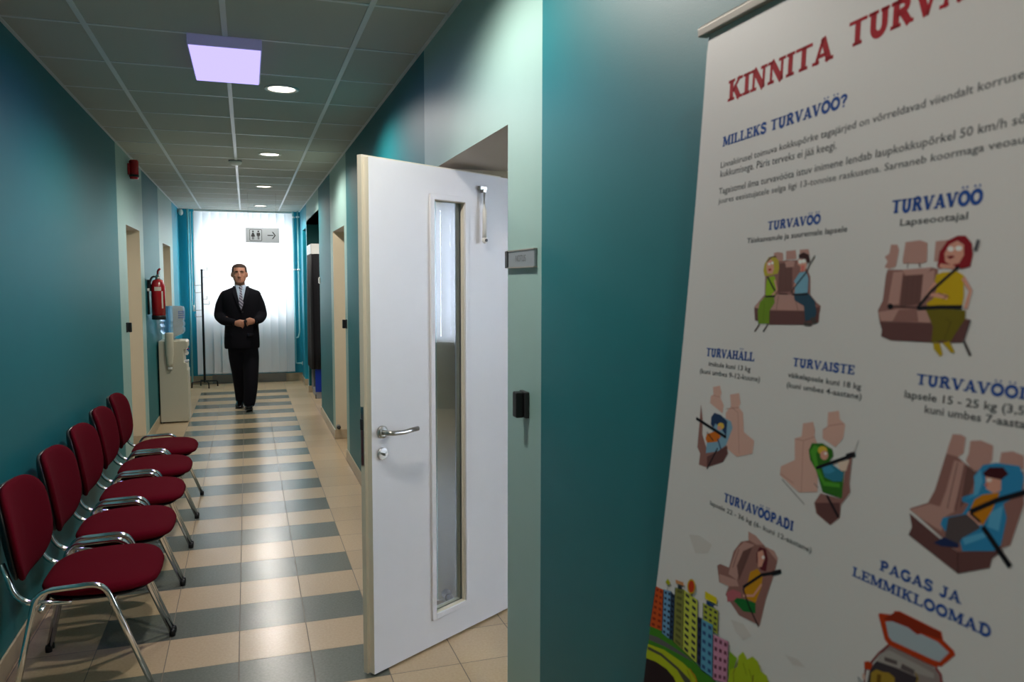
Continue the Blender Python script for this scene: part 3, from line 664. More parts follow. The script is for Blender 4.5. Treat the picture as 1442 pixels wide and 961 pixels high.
# torso, hips, arms, legs under the clothes
bd.rings([ring((0, 0, z), a, b2, 2.3) for z, a, b2 in ((.86, .15, .10), (.98, .17, .115), (1.12, .165, .11), (1.3, .19, .115), (1.42, .20, .105), (1.49, .16, .085), (1.53, .08, .065))])
limb(bd, [(-.19, .01, 1.45), (-.265, .02, 1.20), (-.095, -.235, 1.118)], [.055, .042, .028]); limb(bd, [(.19, .01, 1.45), (.252, .02, 1.205), (.20, -.225, 1.135)], [.055, .042, .028])
limb(bd, [(-.075, .02, .90), (-.045, .02, .50), (-.028, .15, .12)], [.085, .055, .04]); limb(bd, [(.095, -.01, .90), (.105, -.10, .50), (.086, -.165, .12)], [.085, .055, .04])
def hand(wr, kn, fing, thumb, side):
    wr, kn = Vector(wr), Vector(kn); ax = (kn-wr).normalized(); upv = Vector((0, 0, 1)); upv = (upv-ax*upv.dot(ax)).normalized(); nrm = ax.cross(upv)
    R = []
    for t, hw, ht in ((-.01, .024, .021), (.15, .028, .019), (.5, .038, .017), (.85, .042, .015), (1.05, .036, .012)):
        c = wr.lerp(kn, t); R.append([tuple(c+upv*(hw*math.cos(2*PI*k/14))+nrm*(ht*math.sin(2*PI*k/14))) for k in range(14)])
    bd.rings(R)
    for i, (L_, off) in enumerate(fing):
        b0 = kn+upv*(.030-.020*i)
        p1 = b0+ax*L_*.45+Vector((0, off*.2, -.004)); p2 = p1+ax*L_*.25+Vector((0, off*.7, -.008)); p3 = p2+ax*L_*.06+Vector((0, off, -.010))
        bd.tube([tuple(b0-ax*.02), tuple(b0), tuple(p1), tuple(p2), tuple(p3)], [.0095, .0095, .009, .0082, .007], 10); bd.ellip(tuple(p3), (.0068,)*3, 8, 6)
    t0 = wr.lerp(kn, .35)+upv*.02
    t1, t2 = Vector(thumb[0]), Vector(thumb[1]); bd.tube([tuple(t0), tuple(t1), tuple(t2)], [.013, .0105, .0085], 10); bd.ellip(tuple(t2), (.0085,)*3, 8, 6)
hand((-.075, -.262, 1.114), (-.005, -.292, 1.104), [(.060, .012), (.066, .014), (.060, .016), (.048, .018)], [(-.005, -.285, 1.148), (.040, -.292, 1.140)], 1)
hand((.178, -.250, 1.134), (.108, -.287, 1.128), [(.058, .014), (.062, .016), (.056, .018), (.046, .018)], [(.112, -.283, 1.170), (.072, -.292, 1.158)], -1)
body = bd.build('body', [M['skin'], M['lips'], M['dark'], M['hair']], man, remesh=.0062, smoothit=2)
it = MB(); it.box((.042, -.31, 1.118), (.078, -.285, 1.150)); o = it.build('handheld_item', M['blackp'], None, bevel=.004); o.location = man.location
tag(o, 'small black item held between the hands of the walking man', 'handheld item')
# hair: a close cap
hr = MB(); N = 36; rows_ = []
for z, rx, ry, cy in HEAD: rows_.append((z, rx, ry, cy))
def hz(a):      # hairline height by direction (front is -y)
    f = -math.sin(a)
    return 1.808 - .006*abs(math.cos(a)) if f > .55 else (1.745 if f > .05 else (1.70 if f > -.35 else 1.64))
grid = []
for i in range(25):
    t = i/24; z = 1.63 + (1.8475-1.63)*t
    for k in range(len(rows_)-1):
        if rows_[k][0] <= z <= rows_[k+1][0]:
            q = (z-rows_[k][0])/(rows_[k+1][0]-rows_[k][0]); v = [rows_[k][m_]*(1-q)+rows_[k+1][m_]*q for m_ in range(4)]; break
    row = []
    for j in range(N):
        a = 2*PI*j/N; d = max(-.004, min(.008, (z-hz(a))*.35)); x_, y_ = sup(a, 2.15); row.append((x_*(v[1]+d), v[3]+y_*(v[2]+d), z + (.005 if i == 24 else .004*t)))
    grid.append(row)
hr.rings(grid); hr.build('hair', M['hair'], man)
fc = MB()
for s_ in (-1, 1):
    fc.tube([(.012*s_, -.1105, 1.753), (.03*s_, -.110, 1.759), (.05*s_, -.098, 1.754)], [.0035, .0045, .003], 8)
fc.build('eyebrows', M['hair'], man)
for s_ in (-1, 1):
    e = MB(); e.ellip((.031*s_, -.0905, 1.733), (.011, .0085, .0058), 14, 8); eo = e.build('eye', M['teeth'], man)
    e = MB(); e.ellip((.031*s_, -.0975, 1.733), (.0046, .003, .0046), 10, 6); e.build('iris', M['dark'], eo)
e = MB(); e.tube([(-.024, -.1035, 1.652), (-.01, -.1115, 1.6535), (.01, -.1115, 1.6535), (.024, -.1035, 1.652)], [.002, .004, .004, .002], 8); e.build('mouth', M['lips'], man)
# jacket
JT = [(.775, .212, .145), (.83, .216, .150), (.95, .212, .150), (1.05, .205, .145), (1.15, .208, .145), (1.25, .220, .150), (1.35, .232, .150), (1.43, .242, .138), (1.475, .244, .122), (1.506, .222, .105), (1.533, .150, .090), (1.555, .098, .082), (1.57, .082, .078)]
jk = MB(); jk.rings([ring((.012, .0, z), a, b2, 2.35, 40) for z, a, b2 in JT])
def sleeve(mb, pts, rad): limb(mb, pts, rad, 20)
sleeve(jk, [(-.185, .01, 1.43), (-.226, .012, 1.33), (-.255, .015, 1.195), (-.20, -.14, 1.135), (-.088, -.245, 1.118)], [.068, .072, .068, .058, .047])
sleeve(jk, [(.196, .01, 1.43), (.232, .012, 1.33), (.262, .015, 1.20), (.235, -.12, 1.155), (.190, -.235, 1.136)], [.068, .072, .068, .058, .047])
jo = jk.build('jacket', M['suit'], man, remesh=.009, smoothit=3)
def jfront(x, z, off):
    for k in range(len(JT)-1):
        if JT[k][0] <= z <= JT[k+1][0]:
            q = (z-JT[k][0])/(JT[k+1][0]-JT[k][0]); a = JT[k][1]*(1-q)+JT[k+1][1]*q; b2 = JT[k][2]*(1-q)+JT[k+1][2]*q; break
    else: a, b2 = JT[-1][1:]
    u = min(.98, abs(x-.012)/a); return -b2*(1-u**2.35)**(1/2.35) - off
def patch(name, left, right, z0, z1, off, m, parent, nz_=16, nx=8, th=.003):
    p_ = MB(); g = []
    for i in range(nz_+1):
        z = z0+(z1-z0)*i/nz_; a, b2 = left(z), right(z); g.append([(a+(b2-a)*j/nx, jfront(a+(b2-a)*j/nx, z, off), z) for j in range(nx+1)])
    p_.rings(g, 0, True, False, False); o = p_.build(name, m, parent); md = o.modifiers.new('s', 'SOLIDIFY'); md.thickness = th; md.offset = 0; return o
ZA, ZB = 1.265, 1.568; CX = .008
vl = lambda z: CX - .058*min(1, (z-ZA)/(ZB-ZA)*1.0); vr = lambda z: CX + .070*min(1, (z-ZA)/(ZB-ZA)*1.0)
patch('shirt', vl, vr, ZA, ZB, .006, M['shirt'], man)
def lap(edge, sgn):
    def f(z):
        t = (z-ZA)/(ZB-ZA); w_ = .012 + .062*t if t < .72 else .0566-.09*(t-.72)
        return edge(z)+sgn*w_
    return f
lp = M['lapel'] = mat('suit_lapel', '#100f17', .85, spec=.2, noise=.4, nscale=300)
patch('lapel', lap(vl, -1), vl, ZA-.01, ZB, .010, lp, jo, th=.006); patch('lapel', vr, lap(vr, 1), ZA-.01, ZB, .010, lp, jo, th=.006)
def tie_mat():
    m = mat('striped_tie', '#6c6878', .6); nt = m.node_tree; b = nt.nodes['Principled BSDF']
    w = nt.nodes.new('ShaderNodeTexWave'); w.inputs['Scale'].default_value = 14; w.bands_direction = 'DIAGONAL'; tc = nt.nodes.new('ShaderNodeTexCoord'); cr = nt.nodes.new('ShaderNodeValToRGB')
    cr.color_ramp.elements[0].color = lin('#3b384a'); cr.color_ramp.elements[1].color = lin('#a39fae'); nt.links.new(tc.outputs['Object'], w.inputs['Vector']); nt.links.new(w.outputs['Fac'], cr.inputs[0]); nt.links.new(cr.outputs[0], b.inputs['Base Color']); return m
tm = tie_mat()
tw = lambda z: .012 + .022*min(1, max(0, (1.50-z)/.2))
tie = patch('tie', lambda z: CX+.004-min(tw(z), max(.004, (z-ZA)*.35)), lambda z: CX+.004+min(tw(z), max(.004, (z-ZA)*.35)), ZA, 1.535, .014, tm, man, th=.006)
k_ = MB(); k_.rings([ring((CX+.004, -.105+dy, z), a, .012, 2.6, 16) for z, a, dy in ((1.520, .011, -.004), (1.533, .018, .002), (1.560, .023, .010), (1.568, .019, .012))]); k_.build('knot', tm, tie)
cl = MB()
for s_ in (-1, 1):
    p0, p1, p2, p3 = (CX+.010*s_, -.092, 1.572), (CX+.040*s_, -.104, 1.518), (CX+.068*s_, -.072, 1.548), (CX+.066*s_, -.045, 1.592); q = lambda p: (p[0], p[1]-.006, p[2])
    cl.rings([[p0, p1, p2, p3], [q(p0), q(p1), q(p2), q(p3)]], 0, False)
cl.rings([ring((CX-.006, .006, z), a, b2, 2.1, 24) for z, a, b2 in ((1.535, .072, .070), (1.574, .070, .072))], 0, True, False); cl.build('shirt_collar', M['shirt'], man)
for sx, p_ in ((1, (-.079, -.253, 1.117)), (-1, (.184, -.243, 1.135))):
    c_ = MB(); v = Vector((.11*sx, -.10, 0)).normalized(); P0 = Vector(p_); c_.tube([tuple(P0-v*.02), tuple(P0+v*.014)], [.037, .036], 16); c_.build('shirt_cuff', M['shirt'], man)
bt = MB()
for z in (1.245, 1.12): bt.lathe((CX+.018, jfront(CX, z, .012), z), [(.0, -.006), (.010, -.006), (.011, 0), (.0, 0)], 12, 0, False, 'y')
bt.build('button', M['blackp'], jo)
for s_ in (-1, 1): patch('pocket_flap', lambda z, s_=s_: CX+.13*s_-.065*(1 if s_ > 0 else 1), lambda z, s_=s_: CX+.13*s_+.065*(0.6 if s_ > 0 else .6)-.02, .93, .975, .012, lp, jo, 3, 5, .006)
# trousers
tr = MB()
tr.rings([ring((.012, 0, z), a, b2, 2.3) for z, a, b2 in ((.74, .150, .105), (.80, .170, .12), (.9, .175, .125), (1.0, .165, .118))])
limb(tr, [(-.062, .015, .84), (-.052, .008, .66), (-.035, .03, .48), (-.025, .10, .26), (-.026, .155, .095)], [.104, .104, .092, .078, .062])
limb(tr, [(.098, -.01, .84), (.112, -.04, .66), (.110, -.10, .48), (.100, -.145, .26), (.082, -.165, .095)], [.104, .104, .094, .086, .074])
tr.build('trousers', M['suit'], man, remesh=.010, smoothit=4)
def shoe(org, rot, pitch, name='shoe'):
    s = MB(); R = []
    for y, hw, h0, h1 in ((.095, .018, 0, .05), (.085, .032, 0, .075), (.05, .037, 0, .085), (.0, .037, .006, .085), (-.05, .041, .004, .072), (-.10, .047, 0, .058), (-.15, .047, .002, .046), (-.185, .036, .006, .036), (-.205, .014, .010, .026)):
        R.append([(hw*sup(2*PI*k/18, 2.6)[0], y, (h0+h1)/2+(h1-h0)/2*sup(2*PI*k/18, 2.6)[1]) for k in range(18)])
    s.rings(R); o = s.build(name, M['shoe'], man); o.location = org; o.rotation_euler = (pitch, 0, rot)
    s = MB(); R = []
    for y, hw in ((.097, .02), (.085, .034), (.03, .039), (-.04, .041), (-.10, .049), (-.15, .049), (-.187, .038), (-.208, .014)): R.append([(-hw, y, -.008), (hw, y, -.008), (hw, y, .006), (-hw, y, .006)])
    s.rings(R, 0, False); s.build('sole', M['blackp'], o)
    return o
shoe((.082, -.175, .016), -.06, -math.radians(7))
shoe((-.030, .165, .032), -.10, math.radians(9))

# ------------------------------------------------------------------ the roll-up banner
def bx_(z): return -.03310*z*z + .19158*z + .50145         # it leans back towards the wall
def bslope(z): return -.0662*z + .19158
BY = 1.2
def bp(u, z, off=0):
    """poster coordinates in metres (u towards the viewer from its far edge, z up)"""
    s_ = bslope(z); n = math.hypot(1, s_); return (bx_(z) - off/n, BY - u, z + off*s_/n)
ban = thing('rollup_banner', (.52, .78, 0), 'white roll-up banner on seat belts with red title, standing along the right wall', 'banner')
BO = tuple(ban.location)
M['poster'] = mat('matt_banner_film', '#dcd6d3', .5, noise=.02, nscale=300)
s = MB(); g0, g1 = [], []
for i in range(61):
    z = .09 + (2.05-.09)*i/60
    e_ = .004 if z > 2.03 else 0
    g0.append([bp(.001+e_+.848*j/12, z, 0) for j in range(13)]); g1.append([bp(.001+e_+.848*j/12, z, -.0008) for j in range(13)])
s.rings(g0, 0, True, False, False); s.rings(g1, 0, True, False, False)
s.build('banner_sheet', M['poster'], ban, BO, recalc=False)
s = MB(); a = bp(-.0165, 2.058); c = bp(.866, 2.058)
s.rings([[(bx_(2.058)+dx, y, 2.058+dz) for dx, dz in ((-.010, -.009), (-.011, .004), (-.005, .010), (.006, .010), (.009, .004), (.008, -.009))] for y in (a[1], c[1])], 0, False)
s.build('top_rail', M['alu'], ban, BO, bevel=.0015)
s = MB(); bz = bx_(.05); s.rings([[(bz+dx, y, dz) for dx, dz in ((-.055, .012), (-.05, .06), (-.02, .095), (.02, .095), (.05, .06), (.055, .012))] for y in (BY+.02, BY-.87)], 0, False); s.build('cassette', M['alu'], ban, BO, bevel=.004)
for y in (BY-.12, BY-.74):
    s = MB(); s.box((bz-.15, y-.02, 0), (bz+.15, y+.02, .012)); s.build('foot', M['alu'], ban, BO, bevel=.003)
s = MB(); s.tube([(bz+.01, BY-.425, .09), (bx_(1)+.02, BY-.425, 1.0), (bx_(2.05)+.016, BY-.425, 2.05)], .007); s.build('support_pole', M['alu'], ban, BO)
PM = {}
def pmat(c):
    if c not in PM: PM[c] = mat('print_'+c.strip('#'), c, .7, spec=.15)
    return PM[c]
PC = {'red': '#b3222e', 'blue': '#28509a', 'ink': '#45464a'}
class Print:
    def __init__(s): s.v = []; s.f = []; s.m = []; s.cols = []; s.lay = 0
    def poly(s, pts, col, lay=None, tris=None):
        if col not in s.cols: s.cols.append(col)
        s.lay += 1; off = .00016 + (.000009*s.lay if lay is None else lay); o = len(s.v); s.v += [(u, z, off) for u, z in pts]
        for f in (tris or [tuple(range(len(pts)))]): s.f.append([o+i for i in f]); s.m.append(s.cols.index(col))
    def stroke(s, pts, w, col, lay=None):
        P = [Vector(p) for p in pts]; L, R = [], []
        for i in range(len(P)):
            t = (P[min(i+1, len(P)-1)]-P[max(i-1, 0)]).normalized(); n = Vector((-t.y, t.x))*w/2; L.append(tuple(P[i]+n)); R.append(tuple(P[i]-n))
        pts2 = L+R; k = len(P); s.poly(pts2, col, lay, [(i, i+1, k+i+1, k+i) for i in range(k-1)])
    def build(s, name, parent, label=None):
        z0, z1 = min(v[1] for v in s.v), max(v[1] for v in s.v); x0, x1 = bx_(z0), bx_(z1); sl = (x1-x0)/(z1-z0); nn = math.hypot(1, sl)
        P = [(x0+sl*(z-z0)-o_/nn, BY-u, z+o_*sl/nn) for u, z, o_ in s.v]      # each print lies in one plane of the gently curved sheet
        me = bpy.data.meshes.new(name); me.from_pydata([(v[0]-BO[0], v[1]-BO[1], v[2]-BO[2]) for v in P], [], s.f)
        for c in s.cols: me.materials.append(pmat(c))
        me.polygons.foreach_set('material_index', s.m); me.update()
        o = bpy.data.objects.new(name, me); COL.objects.link(o); o.parent = parent
        if label: o['label'] = label
        return o
# slab-serif capitals: strokes (thickness, points) on a unit cap height, and serif bars (x0, x1, y)
T1, T2, SB = .27, .16, .14
def arc(cx, cy, rx, ry, a0, a1, n=10): return [(cx+rx*math.cos(math.radians(a0+(a1-a0)*k/n)), cy+ry*math.sin(math.radians(a0+(a1-a0)*k/n))) for k in range(n+1)]
def stem(x): return [(T1, [(x, 0), (x, 1)])]
def sf(x, y, w=.19): return (x-w, x+w, y)
OO = [(T1, arc(.42, .5, .31, .5-T2*.45, 0, 360, 26))]
DOTS = [(.15, [(.27, 1.17), (.27, 1.32)]), (.15, [(.57, 1.17), (.57, 1.32)])]
AA = [(T2, [(.14, 0), (.42, 1)]), (T1, [(.40, 1), (.70, 0)]), (T2*.9, [(.22, .30), (.60, .30)])]
GL = {'I': (.40, stem(.20), [sf(.20, 0), sf(.20, 1)]),
 'T': (.80, stem(.40), [sf(.40, 0), (.03, .77, 1), ]),
 'K': (.88, stem(.22)+[(T2, [(.30, .42), (.68, 1)]), (T1, [(.40, .58), (.70, 0)])], [sf(.22, 0), sf(.22, 1), sf(.68, 1, .16), sf(.70, 0, .17)]),
 'N': (.90, [(T2, [(.18, 0), (.18, 1)]), (T1, [(.18, 1), (.70, 0)]), (T2, [(.70, 0), (.70, 1)])], [sf(.18, 0, .16), (.0, .26, 1), sf(.70, 1, .17)]),
 'A': (.86, AA, [sf(.14, 0, .15), sf(.70, 0, .17)]), 'Ä': (.86, AA+DOTS, [sf(.14, 0, .15), sf(.70, 0, .17)]),
 'U': (.86, [(T1, [(.22, 1), (.22, .38)]+arc(.44, .38, .22, .32, 180, 360)+[(.66, 1)])], [sf(.22, 1), sf(.66, 1, .16)]),
 'R': (.88, stem(.22)+[(T1*.9, [(.25, .95)]+arc(.42, .74, .20, .21, 90, -90)+[(.25, .50)]), (T1, [(.46, .50), (.72, 0)])], [sf(.22, 0), (.03, .40, 1), (.62, .86, 0)]),
 'V': (.84, [(T1, [(.14, 1), (.42, 0)]), (T2, [(.42, 0), (.70, 1)])], [sf(.14, 1, .17), sf(.70, 1, .15)]),
 'M': (1.04, [(T2, [(.16, 0), (.16, 1)]), (T1, [(.20, 1), (.51, .1)]), (T2, [(.51, .1), (.82, 1)]), (T1, [(.84, 1), (.84, 0)])], [sf(.16, 0, .15), (.0, .28, 1), sf(.84, 0, .17), (.74, 1.02, 1)]),
 'L': (.76, stem(.22)+[(T2, [(.68, 0), (.68, .32)])], [(.03, .74, 0), sf(.22, 1)]),
 'E': (.78, stem(.22)+[(T2, [(.68, .02), (.68, .32)]), (T2, [(.66, .98), (.66, .70)]), (T2, [(.25, .5), (.52, .5)]), (T2, [(.52, .37), (.52, .63)])], [(.03, .74, 0), (.03, .72, 1)]),
 'S': (.72, [(T1*.9, arc(.36, .74, .22, .20, 20, 270, 10)+arc(.36, .27, .23, .22, 90, -160, 10)), (T2, [(.60, .72), (.60, .98)]), (T2, [(.11, .04), (.11, .30)])], []),
 'H': (.92, stem(.22)+stem(.70)+[(T2, [(.22, .5), (.70, .5)])], [sf(.22, 0), sf(.22, 1), sf(.70, 0), sf(.70, 1)]),
 'P': (.80, stem(.22)+[(T1*.9, [(.25, .95)]+arc(.42, .72, .22, .23, 90, -90)+[(.25, .46)])], [sf(.22, 0), (.03, .40, 1)]),
 'D': (.88, stem(.22)+[(T1*.95, [(.25, .95)]+arc(.40, .5, .30, .45, 90, -90, 14)+[(.25, .05)])], [(.03, .40, 0), (.03, .40, 1)]),
 'J': (.62, [(T1, [(.40, 1), (.40, .30)]+arc(.24, .26, .16, .22, 0, -170, 8))], [sf(.40, 1)]),
 'G': (.88, [(T1, arc(.44, .5, .32, .45, 40, 330, 20)), (T1*.9, [(.70, .05), (.70, .42)]), (T2, [(.68, .72), (.68, .98)])], [(.52, .86, .47)]),
 'O': (.84, OO, []), 'Ö': (.84, OO+DOTS, []),
 '?': (.64, [(T1*.85, arc(.30, .74, .20, .20, 180, -70, 12)+[(.32, .42), (.32, .28)]), (.19, [(.32, -.01), (.32, .17)])], []), ' ': (.42, [], [])}
def slab_text(pr, txt, a, b, h, col):
    tot = sum(GL[c][0] for c in txt); L = Vector((b[0]-a[0], b[1]-a[1])); ux = L/tot; upv = Vector((-L.y, L.x)).normalized()*h; x = 0; lay = .00002
    sw = (L.length/tot)/h
    for c in txt:
        w, st_, se = GL[c]; m = lambda p: tuple(Vector(a)+ux*(x+p[0])+upv*p[1])
        for t, pts in st_: pr.stroke([m(p) for p in pts], t*h*min(1.1, max(.62, (sw+1)/2)), col, lay)
        for x0, x1, y in se:
            y0, y1 = (0, SB) if y == 0 else ((1-SB, 1) if y == 1 else (y-SB/2, y+SB/2)); pr.poly([m((x0, y0)), m((x1, y0)), m((x1, y1)), m((x0, y1))], col, lay)
        x += w
def sans_text(pr, txt, a, b, h, col, bold):
    cu = bpy.data.curves.new('t', 'FONT'); cu.body = txt; cu.size = 1; cu.offset = .012 if bold else .003; cu.resolution_u = 2
    o = bpy.data.objects.new('t', cu); COL.objects.link(o); bpy.context.view_layer.update()
    me = o.evaluated_get(bpy.context.evaluated_depsgraph_get()).to_mesh(); vs = [v.co.copy() for v in me.vertices]; fs = [tuple(p.vertices) for p in me.polygons]
    o.evaluated_get(bpy.context.evaluated_depsgraph_get()).to_mesh_clear(); bpy.data.objects.remove(o); bpy.data.curves.remove(cu)
    x0, x1 = min(v.x for v in vs), max(v.x for v in vs); L = Vector((b[0]-a[0], b[1]-a[1])); ux = L/(x1-x0); upv = Vector((-L.y, L.x)).normalized()*h/.70
    pr.poly([tuple(Vector(a)+ux*(v.x-x0)+upv*v.y) for v in vs], col, .00002, fs)
POSTER_TEXT = [
    ('slab', 'KINNITA', 'red', (73.5, 1921.0), (317.3, 1927.2), 33.9),
    ('slab', 'TURVA', 'red', (343.4, 1932.0), (523.5, 1937.6), 33.1),
    ('slab', 'MILLEKS TURVAVÖÖ?', 'blue', (70.3, 1849.8), (352.3, 1857.6), 16.1),
    ('sans', 'Linnakiirusel toimuva kokkupõrke tagajärjed on võrreldavad viiendalt korruse', 'ink', (70.0, 1815.4), (600.4, 1833.6), 9.9),
    ('sans', 'kukkumisega. Päris terveks ei jää keegi.', 'ink', (70.9, 1800.4), (338.9, 1804.6), 11.1),
    ('sans', 'Tagaistmel ilma turvavööta istuv inimene lendab laupkokkupõrkel 50 km/h sõ', 'ink', (70.4, 1772.5), (607.3, 1788.2), 10.3),
    ('sans', 'juures eesistujatele selga ligi 13-tonnise raskusena. Sarnaneb koormaga veoau', 'ink', (72.0, 1757.5), (607.7, 1767.9), 8.9),
    ('slab', 'TURVAVÖÖ', 'blue', (207.5, 1705.9), (321.3, 1708.3), 12.7),
    ('sansb', 'Täiskasvanule ja suuremale lapsele', 'ink', (160.0, 1688.9), (373.1, 1694.3), 7.9),
    ('slab', 'TURVAVÖÖ', 'blue', (443.5, 1711.3), (567.1, 1712.0), 15.7),
    ('sansb', 'Lapseootajal', 'ink', (459.1, 1695.8), (551.2, 1697.0), 8.0),
    ('slab', 'TURVAHÄLL', 'blue', (76.7, 1507.7), (206.6, 1511.1), 13.6),
    ('sansb', 'imikule kuni 13 kg', 'ink', (87.1, 1492.8), (199.8, 1495.3), 7.6),
    ('sansb', '(kuni umbes 9-12-kuune)', 'ink', (63.3, 1478.2), (224.9, 1482.8), 7.8),
    ('slab', 'TURVAISTE', 'blue', (293.2, 1513.2), (411.3, 1514.3), 11.7),
    ('sansb', 'väikelapsele kuni 18 kg', 'ink', (286.2, 1497.2), (424.7, 1497.5), 7.3),
    ('sansb', '(kuni umbes 4-aastane)', 'ink', (285.7, 1483.0), (427.1, 1485.7), 7.3),
    ('slab', 'TURVAVÖÖPADI', 'blue', (167.6, 1290.1), (331.6, 1292.7), 13.5),
    ('sansb', 'lapsele 22 - 36 kg (6- kuni 12-aastane)', 'ink', (132.9, 1275.5), (371.1, 1275.9), 7.0),
    ('slab', 'TURVAVÖÖI', 'blue', (506.2, 1514.5), (639.0, 1515.7), 12.0),
    ('sansb', 'lapsele 15 - 25 kg (3,5', 'ink', (492.5, 1497.4), (639.7, 1500.8), 8.6),
    ('sansb', 'kuni umbes 7-aasta', 'ink', (522.8, 1484.5), (642.5, 1487.9), 8.5),
    ('slab', 'PAGAS JA', 'blue', (485.0, 1293.8), (596.3, 1296.6), 11.5),
    ('slab', 'LEMMIKLOOMAD', 'blue', (444.7, 1272.4), (635.1, 1277.1), 11.6),
]
